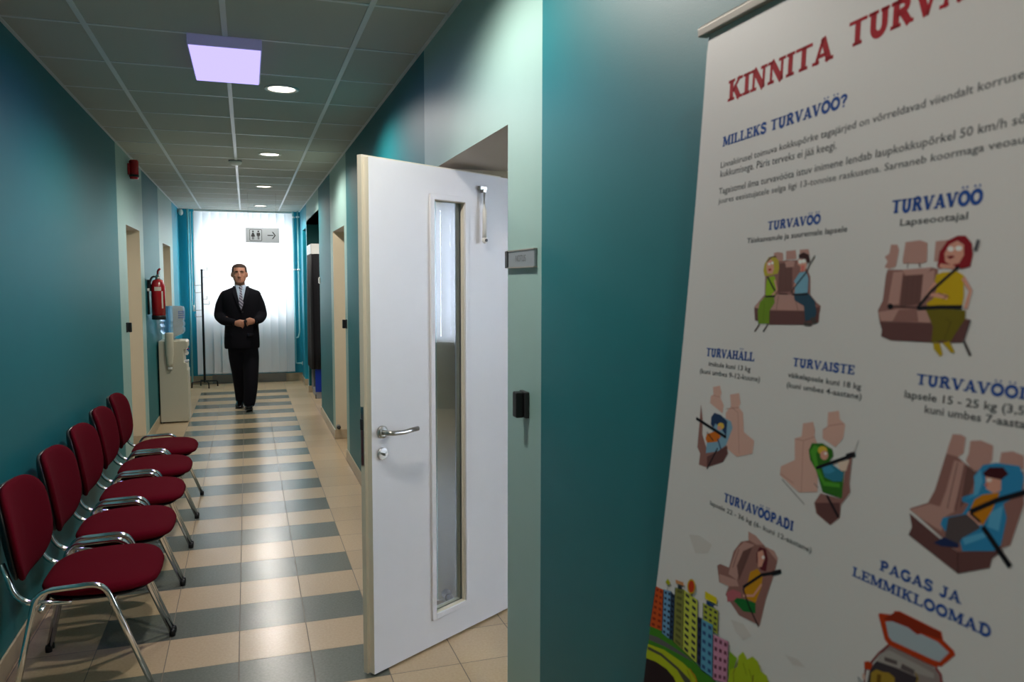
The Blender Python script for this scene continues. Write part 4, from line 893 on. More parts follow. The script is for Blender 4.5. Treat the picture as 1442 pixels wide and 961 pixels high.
POSTER_ART = {
  'two_riders': [
    ('p','#bb8e84',[(227.7,1671.7),(236.8,1673.0),(248.7,1671.2),(250.9,1661.6),(247.1,1657.8),(232.3,1658.1)]),
    ('p','#bb8e84',[(255.5,1673.7),(275.8,1674.3),(279.3,1662.0),(256.7,1661.3)]),
    ('p','#bb8e84',[(284.7,1674.5),(302.7,1674.7),(306.0,1665.7),(285.3,1665.9)]),
    ('p','#92665f',[(211.0,1656.7),(242.5,1659.5),(260.3,1660.7),(281.3,1660.2),(295.4,1656.7),(311.4,1637.0),(315.0,1612.8),(329.4,1602.1),(337.9,1598.1),(337.6,1589.4),(194.8,1584.1),(195.2,1593.8),(216.0,1611.2)]),
    ('p','#bb8e84',[(212.9,1606.4),(246.0,1611.7),(278.1,1612.2),(302.5,1608.1),(330.1,1597.8),(318.2,1590.9),(194.0,1588.9),(198.8,1596.4)]),
    ('p','#664240',[(193.6,1591.3),(231.1,1587.8),(305.2,1590.0),(336.5,1596.9),(337.0,1576.4),(321.1,1571.7),(234.3,1567.6),(198.7,1572.1)]),
    ('p','#6d4a45',[(243.0,1656.0),(271.3,1657.7),(277.4,1616.7),(245.7,1614.0)]),
    ('s','#664240',0.93,[(247.4,1655.9),(251.0,1615.3)]),
    ('s','#664240',0.93,[(257.4,1656.2),(263.5,1615.4)]),
    ('s','#664240',0.92,[(267.3,1656.6),(274.8,1615.6)]),
    ('s','#6d4a45',0.93,[(248.2,1609.4),(246.0,1588.3)]),
    ('s','#6d4a45',0.9,[(283.6,1610.0),(293.4,1590.0)]),
    ('p','#bb8e84',[(255.3,1658.1),(267.5,1660.1),(276.5,1658.0),(275.8,1650.8),(259.0,1650.2)]),
    ('p','#b8a83a',[(209.0,1656.7),(217.3,1665.6),(230.9,1667.6),(240.8,1660.7),(244.0,1649.0),(241.5,1641.6),(228.7,1639.8),(211.9,1638.0),(207.4,1647.2)]),
    ('p','#6b5130',[(211.8,1658.6),(219.1,1666.0),(232.0,1668.0),(237.2,1665.0),(224.9,1665.4),(215.6,1659.0)]),
    ('p','#d89a86',[(213.5,1657.8),(221.4,1663.1),(228.3,1659.9),(232.2,1649.2),(229.6,1641.7),(218.2,1641.8),(214.0,1649.5)]),
    ('p','#f2efe8',[(223.3,1656.0),(223.1,1655.2),(222.5,1654.6),(221.4,1654.2),(220.1,1654.1),(218.8,1654.3),(217.6,1654.7),(216.8,1655.4),(216.4,1656.1),(216.6,1656.8),(217.2,1657.4),(218.3,1657.8),(219.6,1657.9),(220.9,1657.8),(222.1,1657.3),(222.9,1656.7)]),
    ('p','#f2efe8',[(229.9,1657.2),(229.7,1656.5),(229.2,1655.9),(228.3,1655.5),(227.1,1655.4),(226.0,1655.6),(224.9,1656.0),(224.2,1656.6),(223.8,1657.4),(223.9,1658.1),(224.5,1658.7),(225.4,1659.1),(226.6,1659.2),(227.7,1659.0),(228.8,1658.6),(229.5,1658.0)]),
    ('p','#a8322f',[(218.0,1648.4),(223.8,1649.8),(227.2,1647.4),(221.4,1645.5)]),
    ('p','#8fb31e',[(217.9,1636.3),(234.5,1638.6),(240.2,1630.3),(241.3,1618.6),(239.9,1608.1),(218.5,1607.7),(217.2,1623.2)]),
    ('p','#6f8f1e',[(216.6,1607.6),(238.4,1608.5),(241.2,1599.9),(231.1,1587.8),(233.3,1569.0),(207.4,1567.6),(203.5,1586.8),(206.3,1599.0)]),
    ('s','#d89a86',3.27,[(236.2,1632.7),(243.5,1618.7),(233.4,1609.6)]),
    ('s','#4a6412',0.71,[(217.1,1599.3),(218.8,1569.4)]),
    ('s','#3a2a2a',2.62,[(210.5,1567.3),(200.6,1555.6)]),
    ('s','#3a2a2a',2.57,[(230.4,1568.3),(220.9,1556.4)]),
    ('p','#3a1d1c',[(283.7,1667.5),(293.4,1670.6),(304.5,1666.9),(308.4,1657.9),(303.9,1654.7),(298.1,1661.1),(285.1,1662.3)]),
    ('p','#d89a86',[(283.9,1661.5),(298.7,1661.1),(302.6,1652.5),(299.7,1644.8),(290.5,1643.8),(289.4,1651.7),(282.9,1654.0)]),
    ('p','#f2efe8',[(292.9,1657.6),(292.7,1656.5),(291.9,1655.6),(290.6,1655.0),(288.9,1654.8),(287.2,1655.1),(285.6,1655.7),(284.5,1656.7),(284.0,1657.8),(284.2,1659.0),(285.0,1659.9),(286.4,1660.5),(288.0,1660.7),(289.8,1660.4),(291.3,1659.7),(292.4,1658.8)]),
    ('p','#f2efe8',[(299.8,1658.4),(299.6,1657.3),(298.9,1656.3),(297.7,1655.7),(296.2,1655.6),(294.6,1655.8),(293.2,1656.5),(292.2,1657.4),(291.7,1658.6),(291.9,1659.7),(292.6,1660.6),(293.8,1661.2),(295.3,1661.4),(296.9,1661.1),(298.3,1660.4),(299.3,1659.5)]),
    ('p','#d8736a',[(291.0,1652.3),(298.0,1652.2),(297.2,1644.2),(292.5,1643.8)]),
    ('p','#79aac0',[(289.0,1642.7),(302.2,1644.1),(308.5,1634.8),(309.8,1614.9),(283.1,1613.4),(282.6,1628.1),(278.8,1630.4)]),
    ('s','#d89a86',2.69,[(281.9,1628.1),(280.3,1615.6)]),
    ('p','#28495c',[(281.5,1612.7),(309.7,1615.4),(325.9,1604.2),(331.3,1589.2),(329.5,1580.4),(310.6,1576.2),(304.8,1597.1),(284.4,1604.4)]),
    ('p','#4a4340',[(307.4,1575.4),(322.3,1574.6),(324.5,1570.5),(309.9,1570.2)]),
    ('p','#4a4340',[(319.7,1581.1),(329.1,1583.0),(334.1,1574.5),(325.7,1573.2)]),
    ('s','#15141a',2.2,[(317.1,1665.4),(308.9,1654.6),(303.9,1643.7),(281.7,1622.4),(276.1,1614.0)]),
    ('s','#15141a',2.86,[(218.9,1637.5),(239.8,1616.3)]),
    ('s','#15141a',2.38,[(218.4,1608.4),(240.9,1609.3)]),
    ('s','#15141a',2.29,[(278.1,1612.2),(310.0,1613.1)]),
    ('s','#15141a',1.17,[(247.7,1612.9),(267.5,1612.5)]),
  ],
  'expectant_rider': [
    ('p','#bb8e84',[(448.3,1674.4),(458.2,1673.9),(461.6,1667.1),(459.2,1648.1),(449.6,1645.4),(441.7,1647.5),(445.9,1654.2),(440.5,1660.1),(447.1,1663.8)]),
    ('p','#bb8e84',[(470.1,1676.3),(491.0,1677.5),(501.7,1673.9),(503.7,1652.8),(496.7,1650.8),(469.7,1651.3),(468.4,1655.5)]),
    ('p','#bb8e84',[(512.6,1675.2),(532.9,1676.0),(531.6,1652.2),(513.3,1652.6)]),
    ('s','#664240',1.31,[(476.9,1651.2),(476.9,1645.9)]),
    ('s','#664240',1.28,[(493.2,1651.2),(494.5,1646.6)]),
    ('p','#92665f',[(447.2,1644.5),(469.4,1644.2),(510.8,1646.3),(519.8,1644.4),(523.5,1598.6),(568.1,1589.9),(561.5,1579.2),(518.9,1584.0),(442.9,1582.1),(438.5,1595.6),(444.6,1607.5),(445.4,1638.7)]),
    ('p','#bb8e84',[(456.4,1641.5),(470.9,1642.2),(469.9,1604.3),(452.9,1601.9)]),
    ('p','#6d4a45',[(471.5,1637.5),(500.5,1639.1),(500.4,1605.1),(471.6,1600.6)]),
    ('p','#bb8e84',[(469.4,1644.2),(510.8,1646.3),(508.0,1641.8),(500.6,1638.6),(475.1,1637.5)]),
    ('p','#bb8e84',[(500.5,1639.1),(515.5,1643.5),(516.4,1620.0),(500.9,1601.5)]),
    ('s','#664240',0.94,[(478.7,1637.5),(479.8,1602.7)]),
    ('s','#664240',0.94,[(486.9,1637.4),(488.0,1602.9)]),
    ('s','#664240',0.92,[(493.8,1637.9),(494.7,1605.0)]),
    ('p','#bb8e84',[(440.0,1593.7),(470.7,1598.6),(512.6,1598.2),(518.8,1584.9),(445.4,1583.2)]),
    ('p','#92665f',[(470.8,1597.7),(496.7,1598.6),(500.8,1584.9),(462.9,1583.4)]),
    ('p','#664240',[(442.9,1582.1),(455.6,1582.3),(518.9,1584.0),(568.0,1590.7),(561.3,1565.4),(536.7,1563.6),(510.6,1562.5),(463.6,1561.0),(447.9,1564.8),(448.1,1572.6)]),
    ('p','#8c1420',[(518.3,1647.1),(519.5,1663.2),(528.7,1675.3),(540.7,1679.9),(550.9,1679.4),(560.0,1670.3),(562.5,1658.3),(561.0,1646.3),(551.3,1643.9),(536.5,1646.8),(521.9,1644.3)]),
    ('p','#d89a86',[(526.2,1661.2),(531.4,1670.7),(541.3,1674.7),(550.1,1669.9),(551.5,1658.6),(546.4,1650.1),(536.3,1648.5),(528.4,1652.2)]),
    ('p','#efece6',[(537.9,1665.7),(537.7,1664.6),(536.9,1663.8),(535.6,1663.2),(534.0,1663.0),(532.4,1663.3),(531.0,1664.0),(529.9,1664.9),(529.5,1666.0),(529.6,1667.1),(530.5,1668.0),(531.7,1668.6),(533.3,1668.7),(535.0,1668.4),(536.4,1667.8),(537.4,1666.8)]),
    ('p','#efece6',[(548.5,1666.0),(548.3,1664.9),(547.5,1664.1),(546.1,1663.5),(544.4,1663.4),(542.6,1663.6),(541.1,1664.3),(539.9,1665.3),(539.5,1666.4),(539.7,1667.4),(540.6,1668.3),(542.0,1668.8),(543.7,1669.0),(545.4,1668.7),(547.0,1668.0),(548.1,1667.1)]),
    ('p','#7c1a22',[(528.8,1657.9),(537.1,1658.7),(540.4,1657.2),(534.5,1654.7)]),
    ('s','#d89a86',4.64,[(521.5,1647.9),(540.8,1645.8)]),
    ('p','#c9a50e',[(518.4,1638.1),(526.7,1640.7),(545.5,1641.4),(554.2,1636.9),(557.1,1613.6),(556.2,1604.9),(512.1,1601.8),(509.3,1606.3),(517.5,1611.0),(522.2,1625.5),(517.1,1630.9)]),
    ('s','#d89a86',5.0,[(518.5,1629.1),(509.1,1616.3),(530.1,1614.5),(536.6,1613.2)]),
    ('s','#d89a86',4.4,[(553.5,1634.3),(564.2,1620.6),(560.6,1601.6)]),
    ('s','#7a4a26',0.89,[(523.1,1618.3),(538.7,1613.2)]),
    ('s','#7a4a26',0.89,[(530.6,1610.4),(536.2,1615.9)]),
    ('p','#6e6212',[(509.1,1599.0),(534.0,1600.7),(560.9,1599.9),(561.9,1591.3),(551.9,1575.2),(546.9,1566.1),(535.3,1566.1),(521.7,1562.4),(521.5,1580.5)]),
    ('s','#4a400c',0.87,[(537.4,1590.2),(544.2,1587.0),(538.3,1567.2)]),
    ('p','#b89a14',[(523.9,1562.6),(532.5,1563.2),(538.3,1551.2),(535.5,1548.3),(525.9,1555.6)]),
    ('p','#b89a14',[(536.3,1563.5),(544.8,1565.9),(553.6,1554.3),(548.5,1553.9)]),
    ('s','#55545a',4.52,[(567.4,1674.3),(564.9,1662.5)]),
    ('s','#4a4446',3.05,[(563.0,1567.2),(572.9,1552.6)]),
    ('s','#4a4446',1.69,[(568.1,1589.9),(563.0,1567.2)]),
    ('s','#15141a',3.48,[(546.9,1646.6),(514.2,1620.0),(496.6,1599.5)]),
    ('s','#15141a',4.39,[(497.7,1599.9),(527.4,1602.3),(556.4,1603.2)]),
    ('s','#15141a',0.96,[(458.1,1601.1),(496.4,1601.0)]),
    ('p','#15141a',[(462.0,1601.0),(461.9,1599.7),(461.1,1598.6),(459.7,1597.8),(458.1,1597.5),(456.3,1597.7),(454.7,1598.4),(453.6,1599.5),(453.1,1600.8),(453.3,1602.1),(454.1,1603.3),(455.4,1604.1),(457.1,1604.4),(458.9,1604.1),(460.4,1603.4),(461.5,1602.3)]),
  ],
  'infant_carrier': [
    ('p','#d6a99b',[(106.2,1460.1),(124.8,1464.8),(131.4,1454.8),(129.3,1446.6),(140.8,1435.7),(139.6,1422.9),(103.0,1433.5),(102.7,1445.0),(109.6,1448.4)]),
    ('p','#d6a99b',[(154.9,1454.5),(177.6,1460.0),(183.5,1445.3),(180.4,1438.3),(192.5,1432.0),(199.7,1403.9),(226.5,1396.1),(225.8,1376.9),(189.4,1364.0),(156.6,1372.5),(148.6,1425.0),(160.3,1436.9)]),
    ('s','#b07f72',0.98,[(160.3,1436.9),(180.2,1430.0),(193.8,1370.2)]),
    ('s','#b07f72',0.98,[(147.6,1430.9),(181.4,1438.5)]),
    ('s','#b07f72',0.68,[(109.7,1447.3),(130.5,1446.8)]),
    ('p','#92665f',[(76.7,1427.9),(86.3,1404.5),(89.7,1380.4),(107.8,1359.3),(158.8,1376.3),(165.7,1364.3),(155.3,1348.7),(113.4,1330.8),(89.3,1330.0),(89.5,1348.5),(79.3,1357.1),(78.2,1396.1)]),
    ('p','#664240',[(110.1,1347.5),(161.9,1375.3),(164.3,1362.4),(155.3,1348.7),(113.2,1331.8)]),
    ('p','#7fa6bd',[(115.2,1418.0),(136.4,1418.0),(164.5,1414.2),(170.6,1405.3),(158.8,1376.3),(137.9,1362.0),(105.9,1352.6),(105.2,1372.7),(118.2,1385.6)]),
    ('p','#233a5c',[(110.1,1412.0),(117.9,1420.2),(136.1,1419.6),(155.0,1412.6),(156.4,1389.3),(139.7,1399.8),(123.9,1403.9),(119.3,1396.2),(111.2,1400.0)]),
    ('p','#e0b64a',[(147.8,1404.0),(147.6,1401.8),(146.0,1399.8),(143.5,1398.2),(140.2,1397.2),(136.9,1397.0),(133.8,1397.6),(131.6,1399.0),(130.6,1400.9),(130.8,1403.1),(132.4,1405.1),(135.0,1406.8),(138.3,1407.7),(141.6,1407.9),(144.6,1407.2),(146.8,1405.9)]),
    ('p','#d89a86',[(141.6,1399.5),(141.4,1398.1),(140.3,1396.8),(138.6,1395.8),(136.4,1395.1),(134.2,1395.0),(132.2,1395.4),(130.7,1396.2),(130.0,1397.4),(130.2,1398.8),(131.3,1400.1),(133.0,1401.1),(135.2,1401.8),(137.5,1401.9),(139.5,1401.5),(140.9,1400.7)]),
    ('p','#cc6a18',[(102.0,1382.6),(126.1,1392.3),(142.2,1386.7),(135.1,1376.8),(105.8,1369.4)]),
    ('p','#cc6a18',[(120.1,1379.1),(119.8,1376.6),(118.1,1374.3),(115.3,1372.4),(111.7,1371.2),(107.9,1370.9),(104.5,1371.7),(102.0,1373.2),(100.9,1375.4),(101.1,1377.9),(102.9,1380.2),(105.8,1382.2),(109.4,1383.3),(113.1,1383.5),(116.5,1382.8),(118.9,1381.2)]),
    ('s','#233a5c',2.93,[(134.2,1381.7),(145.9,1367.0)]),
    ('s','#15141a',4.82,[(67.0,1403.1),(156.7,1387.7)]),
    ('s','#15141a',2.93,[(137.0,1366.9),(113.8,1328.5)]),
    ('s','#15141a',1.69,[(102.5,1386.2),(123.1,1376.2)]),
  ],
  'green_child_seat': [
    ('p','#d6a99b',[(327.4,1438.9),(346.5,1444.4),(352.5,1433.2),(351.6,1425.9),(360.6,1416.3),(369.2,1356.0),(335.0,1346.7),(323.4,1350.2),(291.9,1360.4),(292.2,1372.6),(319.2,1387.5),(314.4,1416.0),(327.6,1421.4)]),
    ('p','#d6a99b',[(372.4,1461.1),(391.2,1466.3),(394.7,1455.9),(405.0,1450.8),(403.9,1433.0),(392.6,1419.9),(367.9,1426.2),(366.2,1437.1),(374.1,1442.7)]),
    ('s','#b07f72',0.85,[(314.4,1416.0),(331.9,1416.4),(353.6,1426.3)]),
    ('s','#b07f72',0.85,[(331.9,1416.4),(339.0,1348.3)]),
    ('s','#b07f72',0.87,[(293.9,1362.4),(322.4,1355.8)]),
    ('s','#b07f72',0.81,[(366.2,1437.1),(377.0,1444.6),(402.9,1451.8)]),
    ('s','#77706e',1.16,[(297.4,1355.7),(347.9,1333.8)]),
    ('s','#77706e',1.09,[(361.5,1365.4),(370.3,1361.9)]),
    ('p','#92665f',[(423.0,1417.9),(423.3,1380.5),(426.7,1370.7),(413.2,1351.0),(413.9,1334.9),(399.0,1321.0),(371.8,1328.5),(365.6,1340.9),(375.3,1356.1),(410.1,1358.3),(413.6,1383.6),(413.9,1405.2)]),
    ('p','#664240',[(367.6,1341.4),(411.0,1353.1),(413.5,1337.5),(398.9,1321.5),(373.8,1329.0)]),
    ('p','#e3c7b4',[(399.3,1402.1),(418.9,1409.0),(415.5,1394.8),(405.1,1389.7)]),
    ('p','#2f6b1e',[(344.4,1405.9),(349.0,1416.3),(368.9,1420.2),(387.4,1416.1),(390.6,1408.4),(384.3,1398.8),(392.6,1384.0),(411.9,1394.0),(413.8,1359.2),(379.0,1358.5),(362.8,1382.7),(349.3,1394.0)]),
    ('p','#4f9a2c',[(347.4,1405.1),(353.4,1414.8),(365.8,1414.5),(359.2,1404.6),(365.8,1389.1),(380.6,1372.9),(407.2,1376.6),(408.0,1371.4),(379.5,1367.0),(360.3,1385.0)]),
    ('p','#d9b23c',[(378.9,1412.9),(378.6,1410.7),(377.0,1408.6),(374.4,1406.8),(371.2,1405.7),(367.9,1405.5),(364.9,1406.1),(362.7,1407.4),(361.7,1409.4),(362.0,1411.6),(363.6,1413.8),(366.2,1415.5),(369.5,1416.6),(372.8,1416.9),(375.8,1416.2),(377.9,1414.9)]),
    ('p','#d89a86',[(381.8,1407.1),(381.6,1404.7),(380.3,1402.5),(378.2,1400.7),(375.4,1399.6),(372.5,1399.5),(369.9,1400.3),(368.0,1401.8),(367.1,1404.0),(367.2,1406.4),(368.5,1408.7),(370.8,1410.5),(373.5,1411.5),(376.4,1411.7),(379.0,1410.9),(380.9,1409.3)]),
    ('p','#f2efe8',[(379.1,1408.8),(379.0,1408.1),(378.5,1407.5),(377.7,1407.0),(376.7,1406.6),(375.6,1406.5),(374.7,1406.7),(374.0,1407.1),(373.7,1407.7),(373.8,1408.3),(374.3,1409.0),(375.2,1409.5),(376.2,1409.9),(377.2,1409.9),(378.2,1409.8),(378.8,1409.4)]),
    ('p','#2f7a93',[(371.7,1390.4),(390.4,1397.3),(412.4,1391.4),(410.4,1380.1),(395.7,1376.5),(379.7,1378.2)]),
    ('p','#3f8fb0',[(373.6,1391.4),(384.8,1395.6),(397.3,1390.6),(386.7,1384.1),(376.9,1383.2)]),
    ('s','#15141a',4.35,[(362.2,1386.0),(426.7,1417.4)]),
    ('s','#15141a',6.75,[(412.9,1411.8),(427.6,1418.4)]),
    ('s','#15141a',3.72,[(387.2,1356.4),(412.1,1334.4)]),
    ('s','#77706e',1.04,[(424.7,1418.3),(430.4,1435.4)]),
  ],
  'booster_child_seat': [
    ('p','#bb8e84',[(562.1,1467.9),(572.5,1469.1),(578.4,1467.2),(577.9,1450.2),(571.5,1445.2),(557.0,1445.9),(558.7,1454.9)]),
    ('p','#bb8e84',[(584.2,1464.7),(596.0,1467.7),(610.8,1465.2),(611.5,1450.2),(602.9,1436.6),(589.5,1435.9),(581.6,1443.7),(584.1,1451.5)]),
    ('p','#bb8e84',[(620.4,1460.2),(632.4,1463.8),(644.7,1461.9),(646.4,1448.8),(619.6,1447.3)]),
    ('p','#92665f',[(557.0,1445.9),(571.5,1445.2),(592.3,1435.3),(646.6,1446.7),(650.6,1416.4),(641.9,1373.3),(623.6,1360.5),(585.2,1347.9),(517.8,1375.3),(541.2,1388.1),(548.1,1403.8)]),
    ('p','#bb8e84',[(567.9,1440.8),(580.5,1441.1),(576.9,1406.2),(574.1,1385.9),(556.6,1386.0),(562.4,1407.4)]),
    ('s','#664240',0.95,[(572.3,1439.3),(566.5,1388.7)]),
    ('s','#664240',0.95,[(581.4,1438.9),(576.5,1389.1)]),
    ('p','#6d4a45',[(583.5,1439.3),(598.0,1433.1),(588.4,1404.4),(581.6,1392.9)]),
    ('p','#bb8e84',[(518.0,1374.1),(544.3,1387.7),(576.5,1389.1),(563.6,1378.0),(562.9,1362.9),(537.9,1368.1)]),
    ('p','#664240',[(518.5,1370.3),(561.1,1354.9),(585.2,1347.9),(635.4,1366.7),(624.6,1353.9),(623.3,1344.2),(588.4,1325.9),(567.4,1332.1),(520.5,1346.1),(523.9,1356.3)]),
    ('s','#3c2422',0.93,[(585.2,1347.9),(588.4,1325.9)]),
    ('p','#2f86b5',[(593.1,1429.5),(601.9,1443.4),(616.8,1449.0),(641.3,1451.1),(647.2,1442.3),(646.9,1426.6),(629.5,1410.7),(634.8,1398.5),(632.4,1370.3),(626.0,1362.2),(590.4,1350.5),(586.2,1360.3),(593.0,1370.9),(571.9,1360.7),(560.4,1369.6),(562.2,1377.6),(585.1,1387.8),(591.6,1400.5),(583.3,1400.6),(582.7,1405.3),(597.9,1414.0)]),
    ('p','#59a6cc',[(594.4,1429.8),(600.0,1438.3),(604.1,1427.4),(600.8,1412.4),(585.7,1403.7),(595.6,1411.1)]),
    ('p','#59a6cc',[(616.0,1397.7),(629.6,1409.6),(628.2,1382.8),(615.3,1383.5)]),
    ('p','#59a6cc',[(588.6,1363.5),(611.1,1376.4),(619.0,1375.3),(592.2,1357.4)]),
    ('p','#40121a',[(603.0,1435.4),(609.9,1442.9),(624.7,1446.2),(630.9,1440.8),(623.9,1433.4),(606.0,1432.6)]),
    ('p','#d89a86',[(606.5,1432.7),(623.9,1433.4),(625.3,1423.4),(618.4,1418.1),(609.0,1420.4)]),
    ('p','#e8d8cc',[(614.1,1430.8),(614.0,1430.0),(613.4,1429.3),(612.5,1428.7),(611.3,1428.2),(610.1,1428.1),(609.1,1428.2),(608.4,1428.7),(608.0,1429.3),(608.2,1430.1),(608.8,1430.8),(609.7,1431.4),(610.8,1431.9),(612.0,1432.0),(613.0,1431.8),(613.8,1431.4)]),
    ('p','#d0705e',[(605.8,1424.3),(610.0,1426.5),(610.1,1421.9)]),
    ('p','#c47a12',[(597.6,1406.8),(605.9,1413.8),(624.3,1420.8),(618.2,1400.6),(610.1,1383.1),(601.7,1386.6),(591.8,1389.7)]),
    ('s','#d89a86',3.72,[(591.6,1390.9),(607.4,1383.5)]),
    ('p','#55494a',[(569.2,1379.6),(590.4,1389.3),(602.0,1384.3),(607.9,1380.1),(588.6,1363.5),(584.2,1354.8),(567.4,1351.9)]),
    ('p','#1e2c55',[(554.7,1347.9),(566.6,1357.8),(585.4,1356.4),(585.9,1352.9),(565.1,1347.5)]),
    ('s','#15141a',5.11,[(653.6,1429.4),(621.7,1412.1),(594.1,1392.7)]),
    ('s','#15141a',5.87,[(610.3,1382.0),(644.7,1352.7)]),
    ('s','#15141a',2.79,[(594.2,1391.6),(607.1,1385.8)]),
  ],
  'booster_cushion': [
    ('p','#bb8e84',[(236.8,1263.9),(254.4,1263.2),(275.1,1256.1),(255.1,1246.7),(239.0,1252.3)]),
    ('p','#bb8e84',[(281.0,1255.0),(298.6,1254.9),(308.1,1247.8),(304.9,1233.6),(292.5,1226.3),(281.0,1237.2)]),
    ('p','#92665f',[(170.9,1190.2),(178.3,1195.4),(201.1,1197.5),(207.9,1225.1),(222.6,1244.0),(241.5,1252.2),(259.1,1251.0),(275.1,1256.1),(307.6,1243.3),(301.6,1214.8),(293.3,1185.3),(287.2,1144.2),(238.5,1139.3),(215.5,1148.9),(200.5,1155.8),(205.6,1170.4),(181.3,1167.9)]),
    ('p','#bb8e84',[(204.6,1201.8),(214.8,1230.5),(230.0,1246.3),(254.5,1249.5),(235.5,1231.1),(223.7,1186.5),(201.9,1188.2)]),
    ('p','#6d4a45',[(219.5,1207.0),(230.1,1232.4),(250.4,1245.2),(238.9,1213.7),(228.5,1188.3)]),
    ('p','#bb8e84',[(178.7,1179.9),(223.7,1186.5),(230.3,1179.6),(205.6,1170.4),(182.8,1168.5)]),
    ('s','#664240',1.17,[(210.2,1200.6),(219.8,1232.2)]),
    ('s','#664240',1.17,[(228.5,1188.3),(240.3,1232.7)]),
    ('p','#5f2028',[(266.6,1250.4),(280.6,1251.9),(287.7,1239.4),(286.4,1221.2),(274.8,1220.1),(263.5,1228.2),(261.3,1239.6)]),
    ('p','#d89a86',[(263.3,1241.8),(274.2,1248.3),(280.8,1238.6),(276.2,1225.1),(268.2,1221.4)]),
    ('p','#f0e6e0',[(280.0,1239.8),(280.0,1238.8),(279.5,1237.8),(278.6,1236.9),(277.4,1236.3),(276.2,1236.1),(275.0,1236.3),(274.2,1236.8),(273.8,1237.7),(273.8,1238.8),(274.4,1239.8),(275.3,1240.7),(276.4,1241.3),(277.7,1241.5),(278.8,1241.3),(279.6,1240.7)]),
    ('p','#c88a14',[(252.4,1209.2),(267.7,1219.1),(280.8,1213.3),(281.3,1198.5),(272.3,1171.1),(252.8,1169.6),(243.4,1178.3),(248.8,1189.5)]),
    ('s','#d89a86',3.3,[(280.8,1201.3),(265.8,1179.1),(242.5,1170.2)]),
    ('p','#b8626a',[(202.4,1159.7),(216.5,1169.8),(236.9,1172.7),(238.6,1164.1),(219.8,1153.7),(207.7,1147.4)]),
    ('p','#186b2e',[(222.3,1154.7),(228.7,1161.8),(243.4,1165.9),(272.3,1171.1),(275.0,1157.1),(246.9,1148.8)]),
    ('s','#15141a',4.3,[(316.5,1231.8),(278.3,1213.9),(240.2,1181.7)]),
    ('s','#15141a',6.05,[(299.9,1223.6),(318.0,1233.0)]),
    ('s','#15141a',2.86,[(240.5,1180.3),(259.7,1160.1),(285.3,1141.9)]),
  ],
  'city_view': [
    ('p','#3f7d1e',[(-2.0,1022.4),(39.1,1031.3),(107.9,1029.0),(162.8,1023.3),(202.5,1023.7),(213.4,1018.1),(7.9,916.1),(-1.0,995.1)]),
    ('p','#5c5a58',[(-1.3,1007.7),(28.7,1015.4),(75.7,1020.6),(123.5,1025.3),(138.3,1023.4),(106.7,1018.6),(50.7,1009.5),(-0.2,998.6)]),
    ('p','#b0b81c',[(-1.2,990.7),(52.1,1004.0),(112.7,1009.5),(149.2,1007.3),(166.1,994.6),(7.9,916.1),(-3.0,972.8)]),
    ('p','#4a4a3c',[(-0.2,986.9),(46.2,995.1),(101.0,996.1),(138.4,993.4),(147.4,985.3),(134.7,979.0),(98.5,990.9),(43.5,989.8),(-0.9,981.2)]),
    ('p','#2a1a1c',[(-1.0,965.2),(31.1,973.6),(66.7,977.9),(90.9,975.3),(108.4,966.0),(0.1,912.3)]),
    ('p','#1d1d26',[(-0.3,1094.3),(26.5,1098.0),(38.8,1031.2),(-3.6,1021.7)]),
    ('p','#c8501c',[(1.3,1094.9),(24.9,1097.4),(37.3,1030.5),(-2.0,1022.4)]),
    ('p','#8a2c14',[(3.8,1092.3),(10.7,1093.1),(10.9,1088.6),(3.7,1087.8)]),
    ('p','#8a2c14',[(16.0,1093.7),(22.8,1094.4),(23.5,1090.1),(16.4,1089.3)]),
    ('p','#8a2c14',[(3.6,1082.0),(11.1,1083.0),(11.3,1078.6),(3.5,1077.5)]),
    ('p','#8a2c14',[(16.9,1083.8),(24.3,1084.7),(25.0,1080.5),(17.3,1079.4)]),
    ('p','#8a2c14',[(3.4,1071.8),(11.5,1073.0),(11.7,1068.5),(3.3,1067.2)]),
    ('p','#8a2c14',[(17.8,1073.9),(25.8,1075.0),(26.5,1070.8),(18.2,1069.5)]),
    ('p','#8a2c14',[(3.1,1061.5),(11.9,1062.9),(12.1,1058.5),(3.0,1057.0)]),
    ('p','#8a2c14',[(18.7,1064.0),(27.3,1065.4),(28.0,1061.2),(19.1,1059.7)]),
    ('p','#8a2c14',[(2.9,1051.2),(12.3,1052.9),(12.5,1048.5),(2.8,1046.7)]),
    ('p','#8a2c14',[(19.7,1054.2),(28.9,1055.8),(29.5,1051.5),(20.1,1049.8)]),
    ('p','#8a2c14',[(2.7,1041.0),(12.8,1042.8),(13.0,1038.4),(2.6,1036.4)]),
    ('p','#8a2c14',[(20.6,1044.3),(30.4,1046.1),(31.1,1041.9),(21.0,1040.0)]),
    ('p','#8a2c14',[(2.5,1030.7),(13.2,1032.8),(13.4,1028.4),(2.5,1026.2)]),
    ('p','#8a2c14',[(21.5,1034.5),(31.9,1036.6),(32.6,1032.3),(21.9,1030.1)]),
    ('p','#1d1d26',[(27.1,1098.8),(53.1,1104.9),(66.7,1028.8),(38.6,1027.0)]),
    ('p','#6f9cc0',[(28.6,1099.4),(51.6,1104.3),(65.3,1028.2),(40.1,1027.6)]),
    ('p','#26263a',[(31.6,1097.4),(38.1,1098.7),(38.7,1094.7),(32.2,1093.4)]),
    ('p','#26263a',[(43.2,1099.8),(49.6,1101.1),(50.3,1096.9),(43.8,1095.7)]),
    ('p','#26263a',[(33.0,1088.3),(39.6,1089.5),(40.3,1085.4),(33.6,1084.3)]),
    ('p','#26263a',[(44.7,1090.4),(51.2,1091.6),(52.0,1087.4),(45.4,1086.3)]),
    ('p','#26263a',[(34.5,1079.2),(41.1,1080.3),(41.8,1076.2),(35.1,1075.2)]),
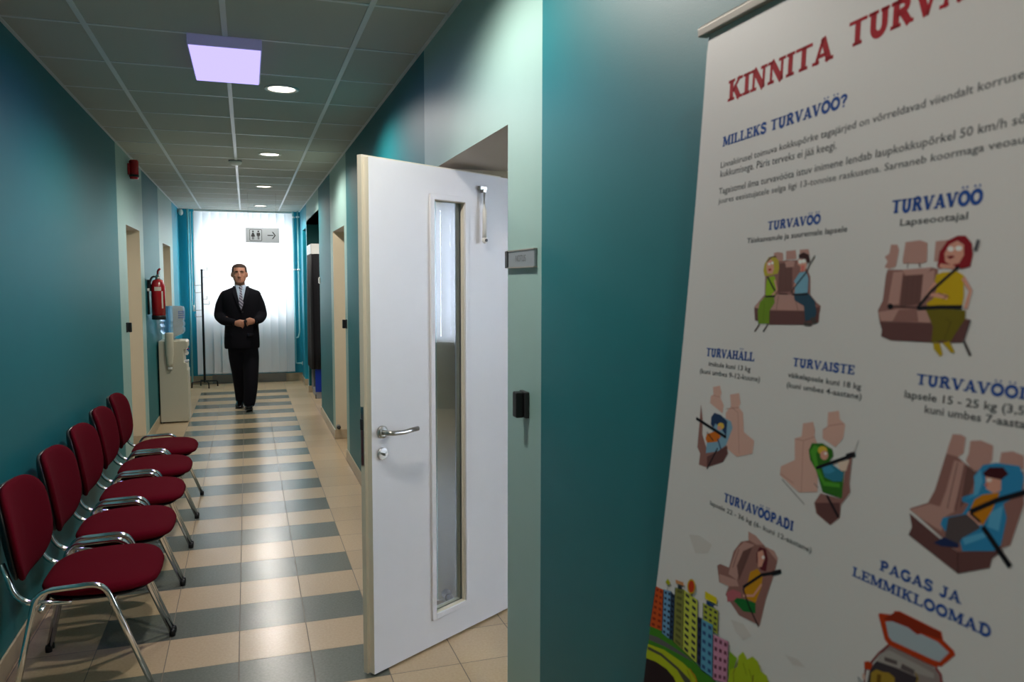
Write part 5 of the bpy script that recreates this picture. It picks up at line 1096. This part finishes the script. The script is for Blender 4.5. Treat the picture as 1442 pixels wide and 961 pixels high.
    ('p','#26263a',[(46.3,1081.1),(52.9,1082.1),(53.6,1077.9),(47.0,1077.0)]),
    ('p','#26263a',[(35.9,1070.2),(42.7,1071.0),(43.3,1067.0),(36.6,1066.2)]),
    ('p','#26263a',[(47.9,1071.7),(54.6,1072.6),(55.3,1068.4),(48.6,1067.6)]),
    ('p','#26263a',[(37.4,1061.1),(44.2,1061.9),(44.9,1057.8),(38.0,1057.1)]),
    ('p','#26263a',[(49.5,1062.4),(56.2,1063.1),(57.0,1059.0),(50.2,1058.3)]),
    ('p','#26263a',[(38.9,1052.1),(45.8,1052.7),(46.4,1048.6),(39.5,1048.1)]),
    ('p','#26263a',[(51.1,1053.1),(57.9,1053.7),(58.7,1049.5),(51.8,1049.0)]),
    ('p','#26263a',[(40.3,1043.1),(47.3,1043.5),(48.0,1039.5),(41.0,1039.1)]),
    ('p','#26263a',[(52.7,1043.9),(59.6,1044.3),(60.4,1040.1),(53.5,1039.8)]),
    ('p','#26263a',[(41.8,1034.1),(48.9,1034.4),(49.6,1030.4),(42.5,1030.2)]),
    ('p','#26263a',[(54.4,1034.6),(61.3,1034.9),(62.1,1030.8),(55.1,1030.5)]),
    ('p','#1d1d26',[(50.1,1103.8),(66.1,1102.7),(74.7,1031.3),(63.8,1027.6)]),
    ('p','#2a3c58',[(51.6,1104.3),(64.7,1102.2),(73.3,1030.7),(65.3,1028.2)]),
    ('p','#10141f',[(54.9,1101.5),(62.1,1100.4),(62.6,1096.8),(55.5,1097.8)]),
    ('p','#10141f',[(56.3,1093.1),(63.2,1092.3),(63.6,1088.7),(56.9,1089.4)]),
    ('p','#10141f',[(57.6,1084.7),(64.2,1084.2),(64.7,1080.6),(58.2,1081.0)]),
    ('p','#10141f',[(59.0,1076.3),(65.3,1076.1),(65.8,1072.6),(59.6,1072.6)]),
    ('p','#10141f',[(60.4,1068.0),(66.4,1068.0),(66.9,1064.5),(61.0,1064.3)]),
    ('p','#10141f',[(61.8,1059.6),(67.5,1060.0),(67.9,1056.4),(62.4,1056.0)]),
    ('p','#10141f',[(63.2,1051.3),(68.5,1051.9),(69.0,1048.4),(63.8,1047.6)]),
    ('p','#10141f',[(64.6,1043.0),(69.6,1043.9),(70.1,1040.4),(65.2,1039.3)]),
    ('p','#10141f',[(66.0,1034.7),(70.7,1035.9),(71.2,1032.4),(66.6,1031.1)]),
    ('p','#1d1d26',[(61.3,1115.1),(91.3,1122.3),(107.6,1028.9),(76.1,1028.9)]),
    ('p','#7d7d3c',[(62.7,1115.6),(89.9,1121.8),(106.3,1028.3),(77.5,1029.5)]),
    ('p','#5a5a2c',[(69.2,1114.2),(84.5,1117.5),(85.3,1113.0),(70.0,1109.9)]),
    ('p','#5a5a2c',[(70.9,1104.4),(86.3,1107.2),(87.0,1102.7),(71.6,1100.1)]),
    ('p','#5a5a2c',[(72.6,1094.6),(88.0,1097.0),(88.8,1092.4),(73.3,1090.3)]),
    ('p','#5a5a2c',[(74.2,1084.8),(89.8,1086.7),(90.6,1082.2),(75.0,1080.5)]),
    ('p','#5a5a2c',[(75.9,1075.0),(91.6,1076.5),(92.3,1072.0),(76.6,1070.7)]),
    ('p','#5a5a2c',[(77.6,1065.3),(93.3,1066.3),(94.1,1061.8),(78.3,1061.0)]),
    ('p','#5a5a2c',[(79.3,1055.5),(95.1,1056.1),(95.9,1051.6),(80.0,1051.3)]),
    ('p','#5a5a2c',[(81.0,1045.8),(96.9,1045.9),(97.7,1041.5),(81.7,1041.6)]),
    ('p','#5a5a2c',[(82.7,1036.2),(98.7,1035.8),(99.5,1031.4),(83.4,1031.9)]),
    ('p','#1d1d26',[(88.5,1121.2),(132.3,1120.3),(151.1,1027.4),(106.6,1028.4)]),
    ('p','#c3c84c',[(89.9,1121.8),(131.0,1119.8),(149.9,1026.8),(107.9,1029.0)]),
    ('p','#26263a',[(95.1,1118.6),(106.8,1118.1),(107.7,1113.5),(96.0,1114.0)]),
    ('p','#26263a',[(115.9,1117.6),(127.2,1117.1),(128.1,1112.5),(116.7,1113.0)]),
    ('p','#26263a',[(97.1,1108.2),(108.8,1107.6),(109.7,1103.1),(98.0,1103.6)]),
    ('p','#26263a',[(117.9,1107.2),(129.3,1106.6),(130.2,1102.0),(118.8,1102.6)]),
    ('p','#26263a',[(99.1,1097.8),(110.8,1097.2),(111.7,1092.7),(100.0,1093.3)]),
    ('p','#26263a',[(119.9,1096.8),(131.3,1096.2),(132.2,1091.6),(120.8,1092.2)]),
    ('p','#26263a',[(101.1,1087.5),(112.9,1086.9),(113.8,1082.3),(102.0,1082.9)]),
    ('p','#26263a',[(122.0,1086.4),(133.4,1085.8),(134.3,1081.3),(122.9,1081.9)]),
    ('p','#26263a',[(103.1,1077.1),(114.9,1076.5),(115.8,1072.0),(104.0,1072.6)]),
    ('p','#26263a',[(124.0,1076.1),(135.5,1075.5),(136.4,1070.9),(125.0,1071.5)]),
    ('p','#26263a',[(105.1,1066.8),(117.0,1066.2),(117.9,1061.7),(106.0,1062.3)]),
    ('p','#26263a',[(126.1,1065.7),(137.6,1065.2),(138.5,1060.6),(127.0,1061.2)]),
    ('p','#26263a',[(107.2,1056.6),(119.0,1055.9),(119.9,1051.4),(108.0,1052.1)]),
    ('p','#26263a',[(128.2,1055.5),(139.7,1054.9),(140.6,1050.4),(129.1,1051.0)]),
    ('p','#26263a',[(109.2,1046.3),(121.1,1045.7),(122.0,1041.2),(110.1,1041.8)]),
    ('p','#26263a',[(130.2,1045.2),(141.8,1044.6),(142.7,1040.1),(131.2,1040.7)]),
    ('p','#26263a',[(111.2,1036.1),(123.1,1035.5),(124.0,1031.0),(112.1,1031.6)]),
    ('p','#26263a',[(132.3,1035.0),(143.9,1034.4),(144.8,1029.9),(133.2,1030.5)]),
    ('p','#1d1d26',[(146.5,1122.0),(189.1,1126.6),(195.0,1092.1),(153.4,1091.4)]),
    ('p','#a9b03c',[(147.8,1122.5),(187.9,1126.2),(193.8,1091.6),(154.6,1091.9)]),
    ('p','#26263a',[(151.3,1120.6),(158.9,1121.2),(159.7,1117.8),(152.0,1117.2)]),
    ('p','#26263a',[(164.9,1121.8),(172.4,1122.4),(173.0,1118.7),(165.6,1118.2)]),
    ('p','#26263a',[(178.2,1122.9),(185.5,1123.5),(186.1,1119.7),(178.8,1119.2)]),
    ('p','#26263a',[(153.0,1112.9),(160.6,1113.3),(161.3,1109.8),(153.7,1109.5)]),
    ('p','#26263a',[(166.5,1113.7),(173.9,1114.1),(174.6,1110.5),(167.2,1110.1)]),
    ('p','#26263a',[(179.7,1114.5),(187.0,1114.9),(187.6,1111.1),(180.4,1110.8)]),
    ('p','#26263a',[(154.7,1105.1),(162.2,1105.4),(162.9,1101.9),(155.4,1101.7)]),
    ('p','#26263a',[(168.1,1105.6),(175.5,1105.9),(176.2,1102.3),(168.8,1102.1)]),
    ('p','#26263a',[(181.2,1106.1),(188.5,1106.3),(189.1,1102.6),(181.9,1102.4)]),
    ('p','#26263a',[(156.4,1097.4),(163.9,1097.5),(164.6,1094.0),(157.1,1094.0)]),
    ('p','#26263a',[(169.7,1097.6),(177.0,1097.6),(177.7,1094.0),(170.4,1094.0)]),
    ('p','#26263a',[(182.8,1097.7),(190.0,1097.8),(190.6,1094.0),(183.4,1094.0)]),
    ('p','#1d1d26',[(136.1,1095.7),(150.4,1098.7),(163.6,1025.6),(150.8,1027.2)]),
    ('p','#2a3050',[(137.4,1096.3),(149.1,1098.2),(162.4,1025.0),(152.1,1027.8)]),
    ('p','#161a2c',[(140.6,1093.4),(147.2,1094.4),(148.2,1089.0),(141.7,1088.3)]),
    ('p','#161a2c',[(143.0,1081.7),(149.4,1082.3),(150.4,1076.9),(144.1,1076.6)]),
    ('p','#161a2c',[(145.4,1070.1),(151.7,1070.2),(152.7,1064.9),(146.5,1065.0)]),
    ('p','#161a2c',[(147.8,1058.5),(153.9,1058.2),(154.9,1052.9),(148.9,1053.4)]),
    ('p','#161a2c',[(150.2,1047.0),(156.2,1046.2),(157.2,1040.9),(151.3,1041.9)]),
    ('p','#161a2c',[(152.6,1035.5),(158.5,1034.2),(159.5,1029.0),(153.7,1030.4)]),
    ('p','#1d1d26',[(148.0,1096.8),(180.7,1100.9),(196.1,1026.2),(162.2,1023.0)]),
    ('p','#5b9bb8',[(149.3,1097.3),(179.5,1100.4),(195.0,1025.6),(163.4,1023.6)]),
    ('p','#34507a',[(153.3,1094.2),(161.9,1095.0),(163.0,1089.6),(154.4,1088.7)]),
    ('p','#34507a',[(168.6,1095.7),(177.0,1096.6),(178.1,1091.0),(169.7,1090.2)]),
    ('p','#34507a',[(155.7,1081.8),(164.4,1082.6),(165.4,1077.1),(156.7,1076.3)]),
    ('p','#34507a',[(171.1,1083.2),(179.5,1084.0),(180.6,1078.5),(172.2,1077.7)]),
    ('p','#34507a',[(158.1,1069.4),(166.8,1070.2),(167.9,1064.7),(159.1,1064.0)]),
    ('p','#34507a',[(173.6,1070.8),(182.1,1071.5),(183.2,1066.0),(174.7,1065.3)]),
    ('p','#34507a',[(160.4,1057.1),(169.2,1057.8),(170.3,1052.4),(161.5,1051.7)]),
    ('p','#34507a',[(176.0,1058.4),(184.6,1059.0),(185.7,1053.6),(177.1,1052.9)]),
    ('p','#34507a',[(162.8,1044.8),(171.7,1045.5),(172.7,1040.1),(163.9,1039.5)]),
    ('p','#34507a',[(178.5,1046.0),(187.2,1046.6),(188.3,1041.2),(179.6,1040.6)]),
    ('p','#34507a',[(165.2,1032.6),(174.1,1033.2),(175.2,1027.8),(166.3,1027.2)]),
    ('p','#34507a',[(181.0,1033.7),(189.7,1034.3),(190.9,1028.8),(182.1,1028.3)]),
    ('p','#1d1d26',[(183.7,1087.3),(223.6,1093.6),(233.1,1035.9),(196.9,1022.8)]),
    ('p','#c98aa4',[(184.9,1087.8),(222.4,1093.1),(231.9,1035.4),(198.1,1023.4)]),
    ('p','#6b3a4c',[(188.5,1084.6),(195.6,1085.7),(196.6,1080.1),(189.6,1078.9)]),
    ('p','#6b3a4c',[(201.1,1086.5),(208.1,1087.6),(209.0,1082.2),(202.1,1081.1)]),
    ('p','#6b3a4c',[(213.5,1088.4),(220.3,1089.4),(221.2,1084.3),(214.4,1083.1)]),
    ('p','#6b3a4c',[(191.0,1071.7),(198.0,1073.1),(199.1,1067.5),(192.2,1066.1)]),
    ('p','#6b3a4c',[(203.4,1074.1),(210.2,1075.4),(211.2,1070.1),(204.4,1068.7)]),
    ('p','#6b3a4c',[(215.6,1076.5),(222.2,1077.7),(223.1,1072.6),(216.5,1071.2)]),
    ('p','#6b3a4c',[(193.6,1058.9),(200.4,1060.5),(201.5,1055.0),(194.7,1053.3)]),
    ('p','#6b3a4c',[(205.7,1061.7),(212.4,1063.3),(213.4,1058.0),(206.8,1056.3)]),
    ('p','#6b3a4c',[(217.6,1064.5),(224.2,1066.1),(225.1,1060.9),(218.5,1059.3)]),
    ('p','#6b3a4c',[(196.2,1046.1),(202.9,1048.0),(203.9,1042.5),(197.3,1040.5)]),
    ('p','#6b3a4c',[(208.1,1049.4),(214.6,1051.2),(215.6,1045.9),(209.1,1044.0)]),
    ('p','#6b3a4c',[(219.7,1052.7),(226.1,1054.4),(227.0,1049.3),(220.6,1047.4)]),
    ('p','#6b3a4c',[(198.8,1033.4),(205.3,1035.5),(206.4,1030.0),(199.9,1027.8)]),
    ('p','#6b3a4c',[(210.4,1037.1),(216.8,1039.2),(217.8,1033.9),(211.4,1031.8)]),
    ('p','#6b3a4c',[(221.8,1040.8),(228.1,1042.8),(229.0,1037.7),(222.7,1035.6)]),
    ('s','#30343c',1.13,[(39.7,1112.2),(41.5,1101.5)]),
    ('p','#a8a81e',[(37.5,1121.7),(47.7,1117.6),(41.3,1110.7),(31.7,1113.8)]),
    ('p','#c98a5a',[(60.9,1128.2),(85.5,1132.7),(87.7,1127.9),(64.8,1123.1)]),
    ('p','#30343c',[(70.5,1123.6),(81.6,1125.3),(84.5,1120.7),(71.2,1117.4)]),
    ('s','#30343c',3.98,[(109.2,1126.1),(114.0,1121.0)]),
    ('p','#c4a01c',[(121.1,1138.7),(121.3,1134.0),(119.7,1129.4),(116.6,1125.5),(112.5,1123.0),(107.9,1122.2),(103.6,1123.3),(100.3,1126.1),(98.4,1130.3),(98.2,1135.1),(99.9,1139.8),(103.1,1143.7),(107.2,1146.2),(111.8,1146.8),(116.0,1145.7),(119.3,1142.8)]),
    ('p','#c03a1c',[(118.5,1137.7),(118.7,1133.9),(117.5,1130.2),(115.3,1127.2),(112.3,1125.3),(108.9,1124.8),(105.7,1125.8),(103.2,1128.2),(101.8,1131.5),(101.6,1135.4),(102.7,1139.2),(105.0,1142.2),(108.1,1144.1),(111.4,1144.5),(114.6,1143.5),(117.1,1141.1)]),
    ('p','#d8c41c',[(149.0,1141.8),(181.3,1143.6),(183.3,1134.0),(151.5,1130.6)]),
    ('p','#1e3a6a',[(155.8,1129.4),(177.5,1130.9),(176.4,1126.8),(157.1,1123.7)]),
    ('p','#7da41c',[(228.9,1081.6),(248.8,1079.9),(244.1,1060.0),(233.2,1047.7)]),
    ('p','#a3b41c',[(234.2,1036.4),(235.9,1056.1),(251.2,1068.6),(251.3,1084.6),(260.2,1094.8),(271.5,1088.6),(282.3,1097.9),(295.0,1096.1),(303.7,1086.6),(317.1,1086.3),(327.3,1074.6),(235.8,1029.2)]),
    ('s','#5a3a1c',1.45,[(249.0,1037.5),(244.8,1056.8),(250.1,1073.5)]),
    ('s','#5a3a1c',1.89,[(290.5,1058.1),(288.6,1074.2)]),
    ('s','#6a7a14',1.26,[(263.4,1079.6),(274.6,1067.5)]),
    ('s','#6a7a14',1.26,[(278.0,1077.8),(288.9,1065.8)]),
    ('s','#c4881c',2.44,[(134.4,1009.9),(153.2,1005.4),(162.6,994.8)]),
    ('s','#5a5a14',1.05,[(128.4,1005.1),(145.3,993.9)]),
  ],
  'loaded_car': [
    ('p','#b53a12',[(492.2,1243.0),(493.6,1245.8),(511.6,1251.1),(514.4,1256.7),(521.3,1259.2),(577.9,1259.8),(581.1,1252.2),(595.4,1247.0),(597.5,1243.5),(583.2,1224.8),(569.9,1220.0),(512.3,1216.3),(505.4,1220.1)]),
    ('p','#8a2a12',[(514.7,1255.0),(520.3,1257.8),(575.9,1258.5),(579.1,1251.4),(552.2,1247.9),(548.3,1244.4),(536.3,1246.8),(512.8,1244.1),(499.4,1241.5)]),
    ('p','#a9b4bb',[(503.5,1239.8),(512.8,1244.1),(535.2,1246.3),(548.3,1243.9),(552.5,1246.6),(574.4,1247.5),(589.9,1242.7),(585.6,1236.3),(580.5,1228.5),(573.2,1227.0),(516.2,1222.8),(510.8,1225.3)]),
    ('p','#8d7f7c',[(510.0,1215.2),(526.8,1217.0),(573.2,1219.7),(582.3,1216.7),(588.3,1198.2),(487.9,1147.5),(489.3,1178.2),(497.5,1191.0)]),
    ('p','#a39a94',[(504.5,1203.0),(513.2,1210.8),(555.4,1213.2),(575.3,1213.4),(576.1,1208.3),(525.2,1197.1),(498.7,1191.5)]),
    ('p','#3c3338',[(497.5,1191.0),(525.4,1196.2),(556.4,1199.7),(558.0,1182.8),(487.9,1147.5),(490.7,1177.8)]),
    ('p','#5c5050',[(508.6,1201.0),(526.5,1204.4),(527.2,1199.9),(509.3,1196.4)]),
    ('p','#5c5050',[(533.6,1204.8),(551.0,1205.5),(550.7,1199.7),(532.2,1198.5)]),
    ('p','#a0802c',[(492.5,1174.7),(499.1,1181.8),(508.9,1183.5),(517.2,1186.5),(526.0,1185.0),(529.9,1168.7),(494.0,1150.6)]),
    ('p','#6c5018',[(501.2,1176.9),(507.1,1179.7),(508.2,1165.6),(502.3,1162.6)]),
    ('s','#8a6f2c',2.27,[(552.4,1203.4),(556.6,1198.8),(555.3,1192.6)]),
    ('s','#7a1c1c',2.39,[(512.3,1216.3),(499.7,1200.8),(489.6,1184.3),(483.5,1173.4),(484.8,1154.0)]),
    ('s','#b53a12',2.76,[(513.3,1217.7),(545.1,1220.5),(578.3,1222.1)]),
    ('s','#8c2026',2.89,[(576.4,1220.3),(583.4,1216.4),(589.3,1198.6)]),
    ('p','#b53a12',[(480.1,1181.9),(486.7,1185.9),(493.4,1185.0),(490.8,1176.9),(482.0,1174.7)]),
    ('p','#d8b0a0',[(479.7,1168.6),(484.5,1167.9),(485.4,1162.3),(480.8,1162.1)]),
    ('s','#50505c',1.47,[(485.1,1156.1),(473.6,1160.6),(477.4,1154.4)]),
  ],
  'faint_cloud_0': [
    ('p','#d2c9c4',[(84.1,1212.4),(114.1,1219.9),(151.0,1216.4),(142.5,1200.4),(108.3,1189.1),(96.7,1199.0)]),
  ],
  'faint_cloud_1': [
    ('p','#d2c9c4',[(220.4,1125.6),(250.4,1131.8),(272.2,1122.8),(255.0,1109.2),(233.1,1115.3)]),
  ],
  'faint_cloud_2': [
    ('p','#d2c9c4',[(344.8,1128.7),(369.2,1134.2),(386.1,1131.0),(363.0,1122.9)]),
  ],
}

SUB = []
for kind, txt, col, a, b, h in POSTER_TEXT:
    pr = Print(); a, b, h = (a[0]/1000, a[1]/1000), (b[0]/1000, b[1]/1000), h/1000
    if kind == 'slab': slab_text(pr, txt, a, b, h, PC[col]); pr.build('heading_text', ban, 'red title lettering' if col == 'red' else 'blue heading lettering')
    else: sans_text(pr, txt, a, b, h, PC[col], kind == 'sansb'); pr.build('caption_text', ban, 'small dark grey lettering')
ART_LABEL = {'two_riders': 'drawing of two passengers belted in a back seat', 'expectant_rider': 'drawing of a red-haired passenger in yellow, belted in', 'infant_carrier': 'drawing of a baby in a blue carrier', 'green_child_seat': 'drawing of a toddler in a green child seat',
    'booster_child_seat': 'drawing of a child in a blue child seat', 'booster_cushion': 'drawing of a child belted on a booster cushion', 'city_view': 'drawing of coloured tower blocks, road and bush', 'loaded_car': 'drawing of an orange car with open boot', **{'faint_cloud_%d' % k: 'faint pale cloud mark' for k in range(3)}}
for nm, items in POSTER_ART.items():
    pr = Print()
    for q in items:
        if q[0] == 'p': pr.poly([(u/1000, z/1000) for u, z in q[2]], q[1])
        else: pr.stroke([(u/1000, z/1000) for u, z in q[3]], q[2]/1000, q[1])
    pr.build('illustration', ban, ART_LABEL[nm])
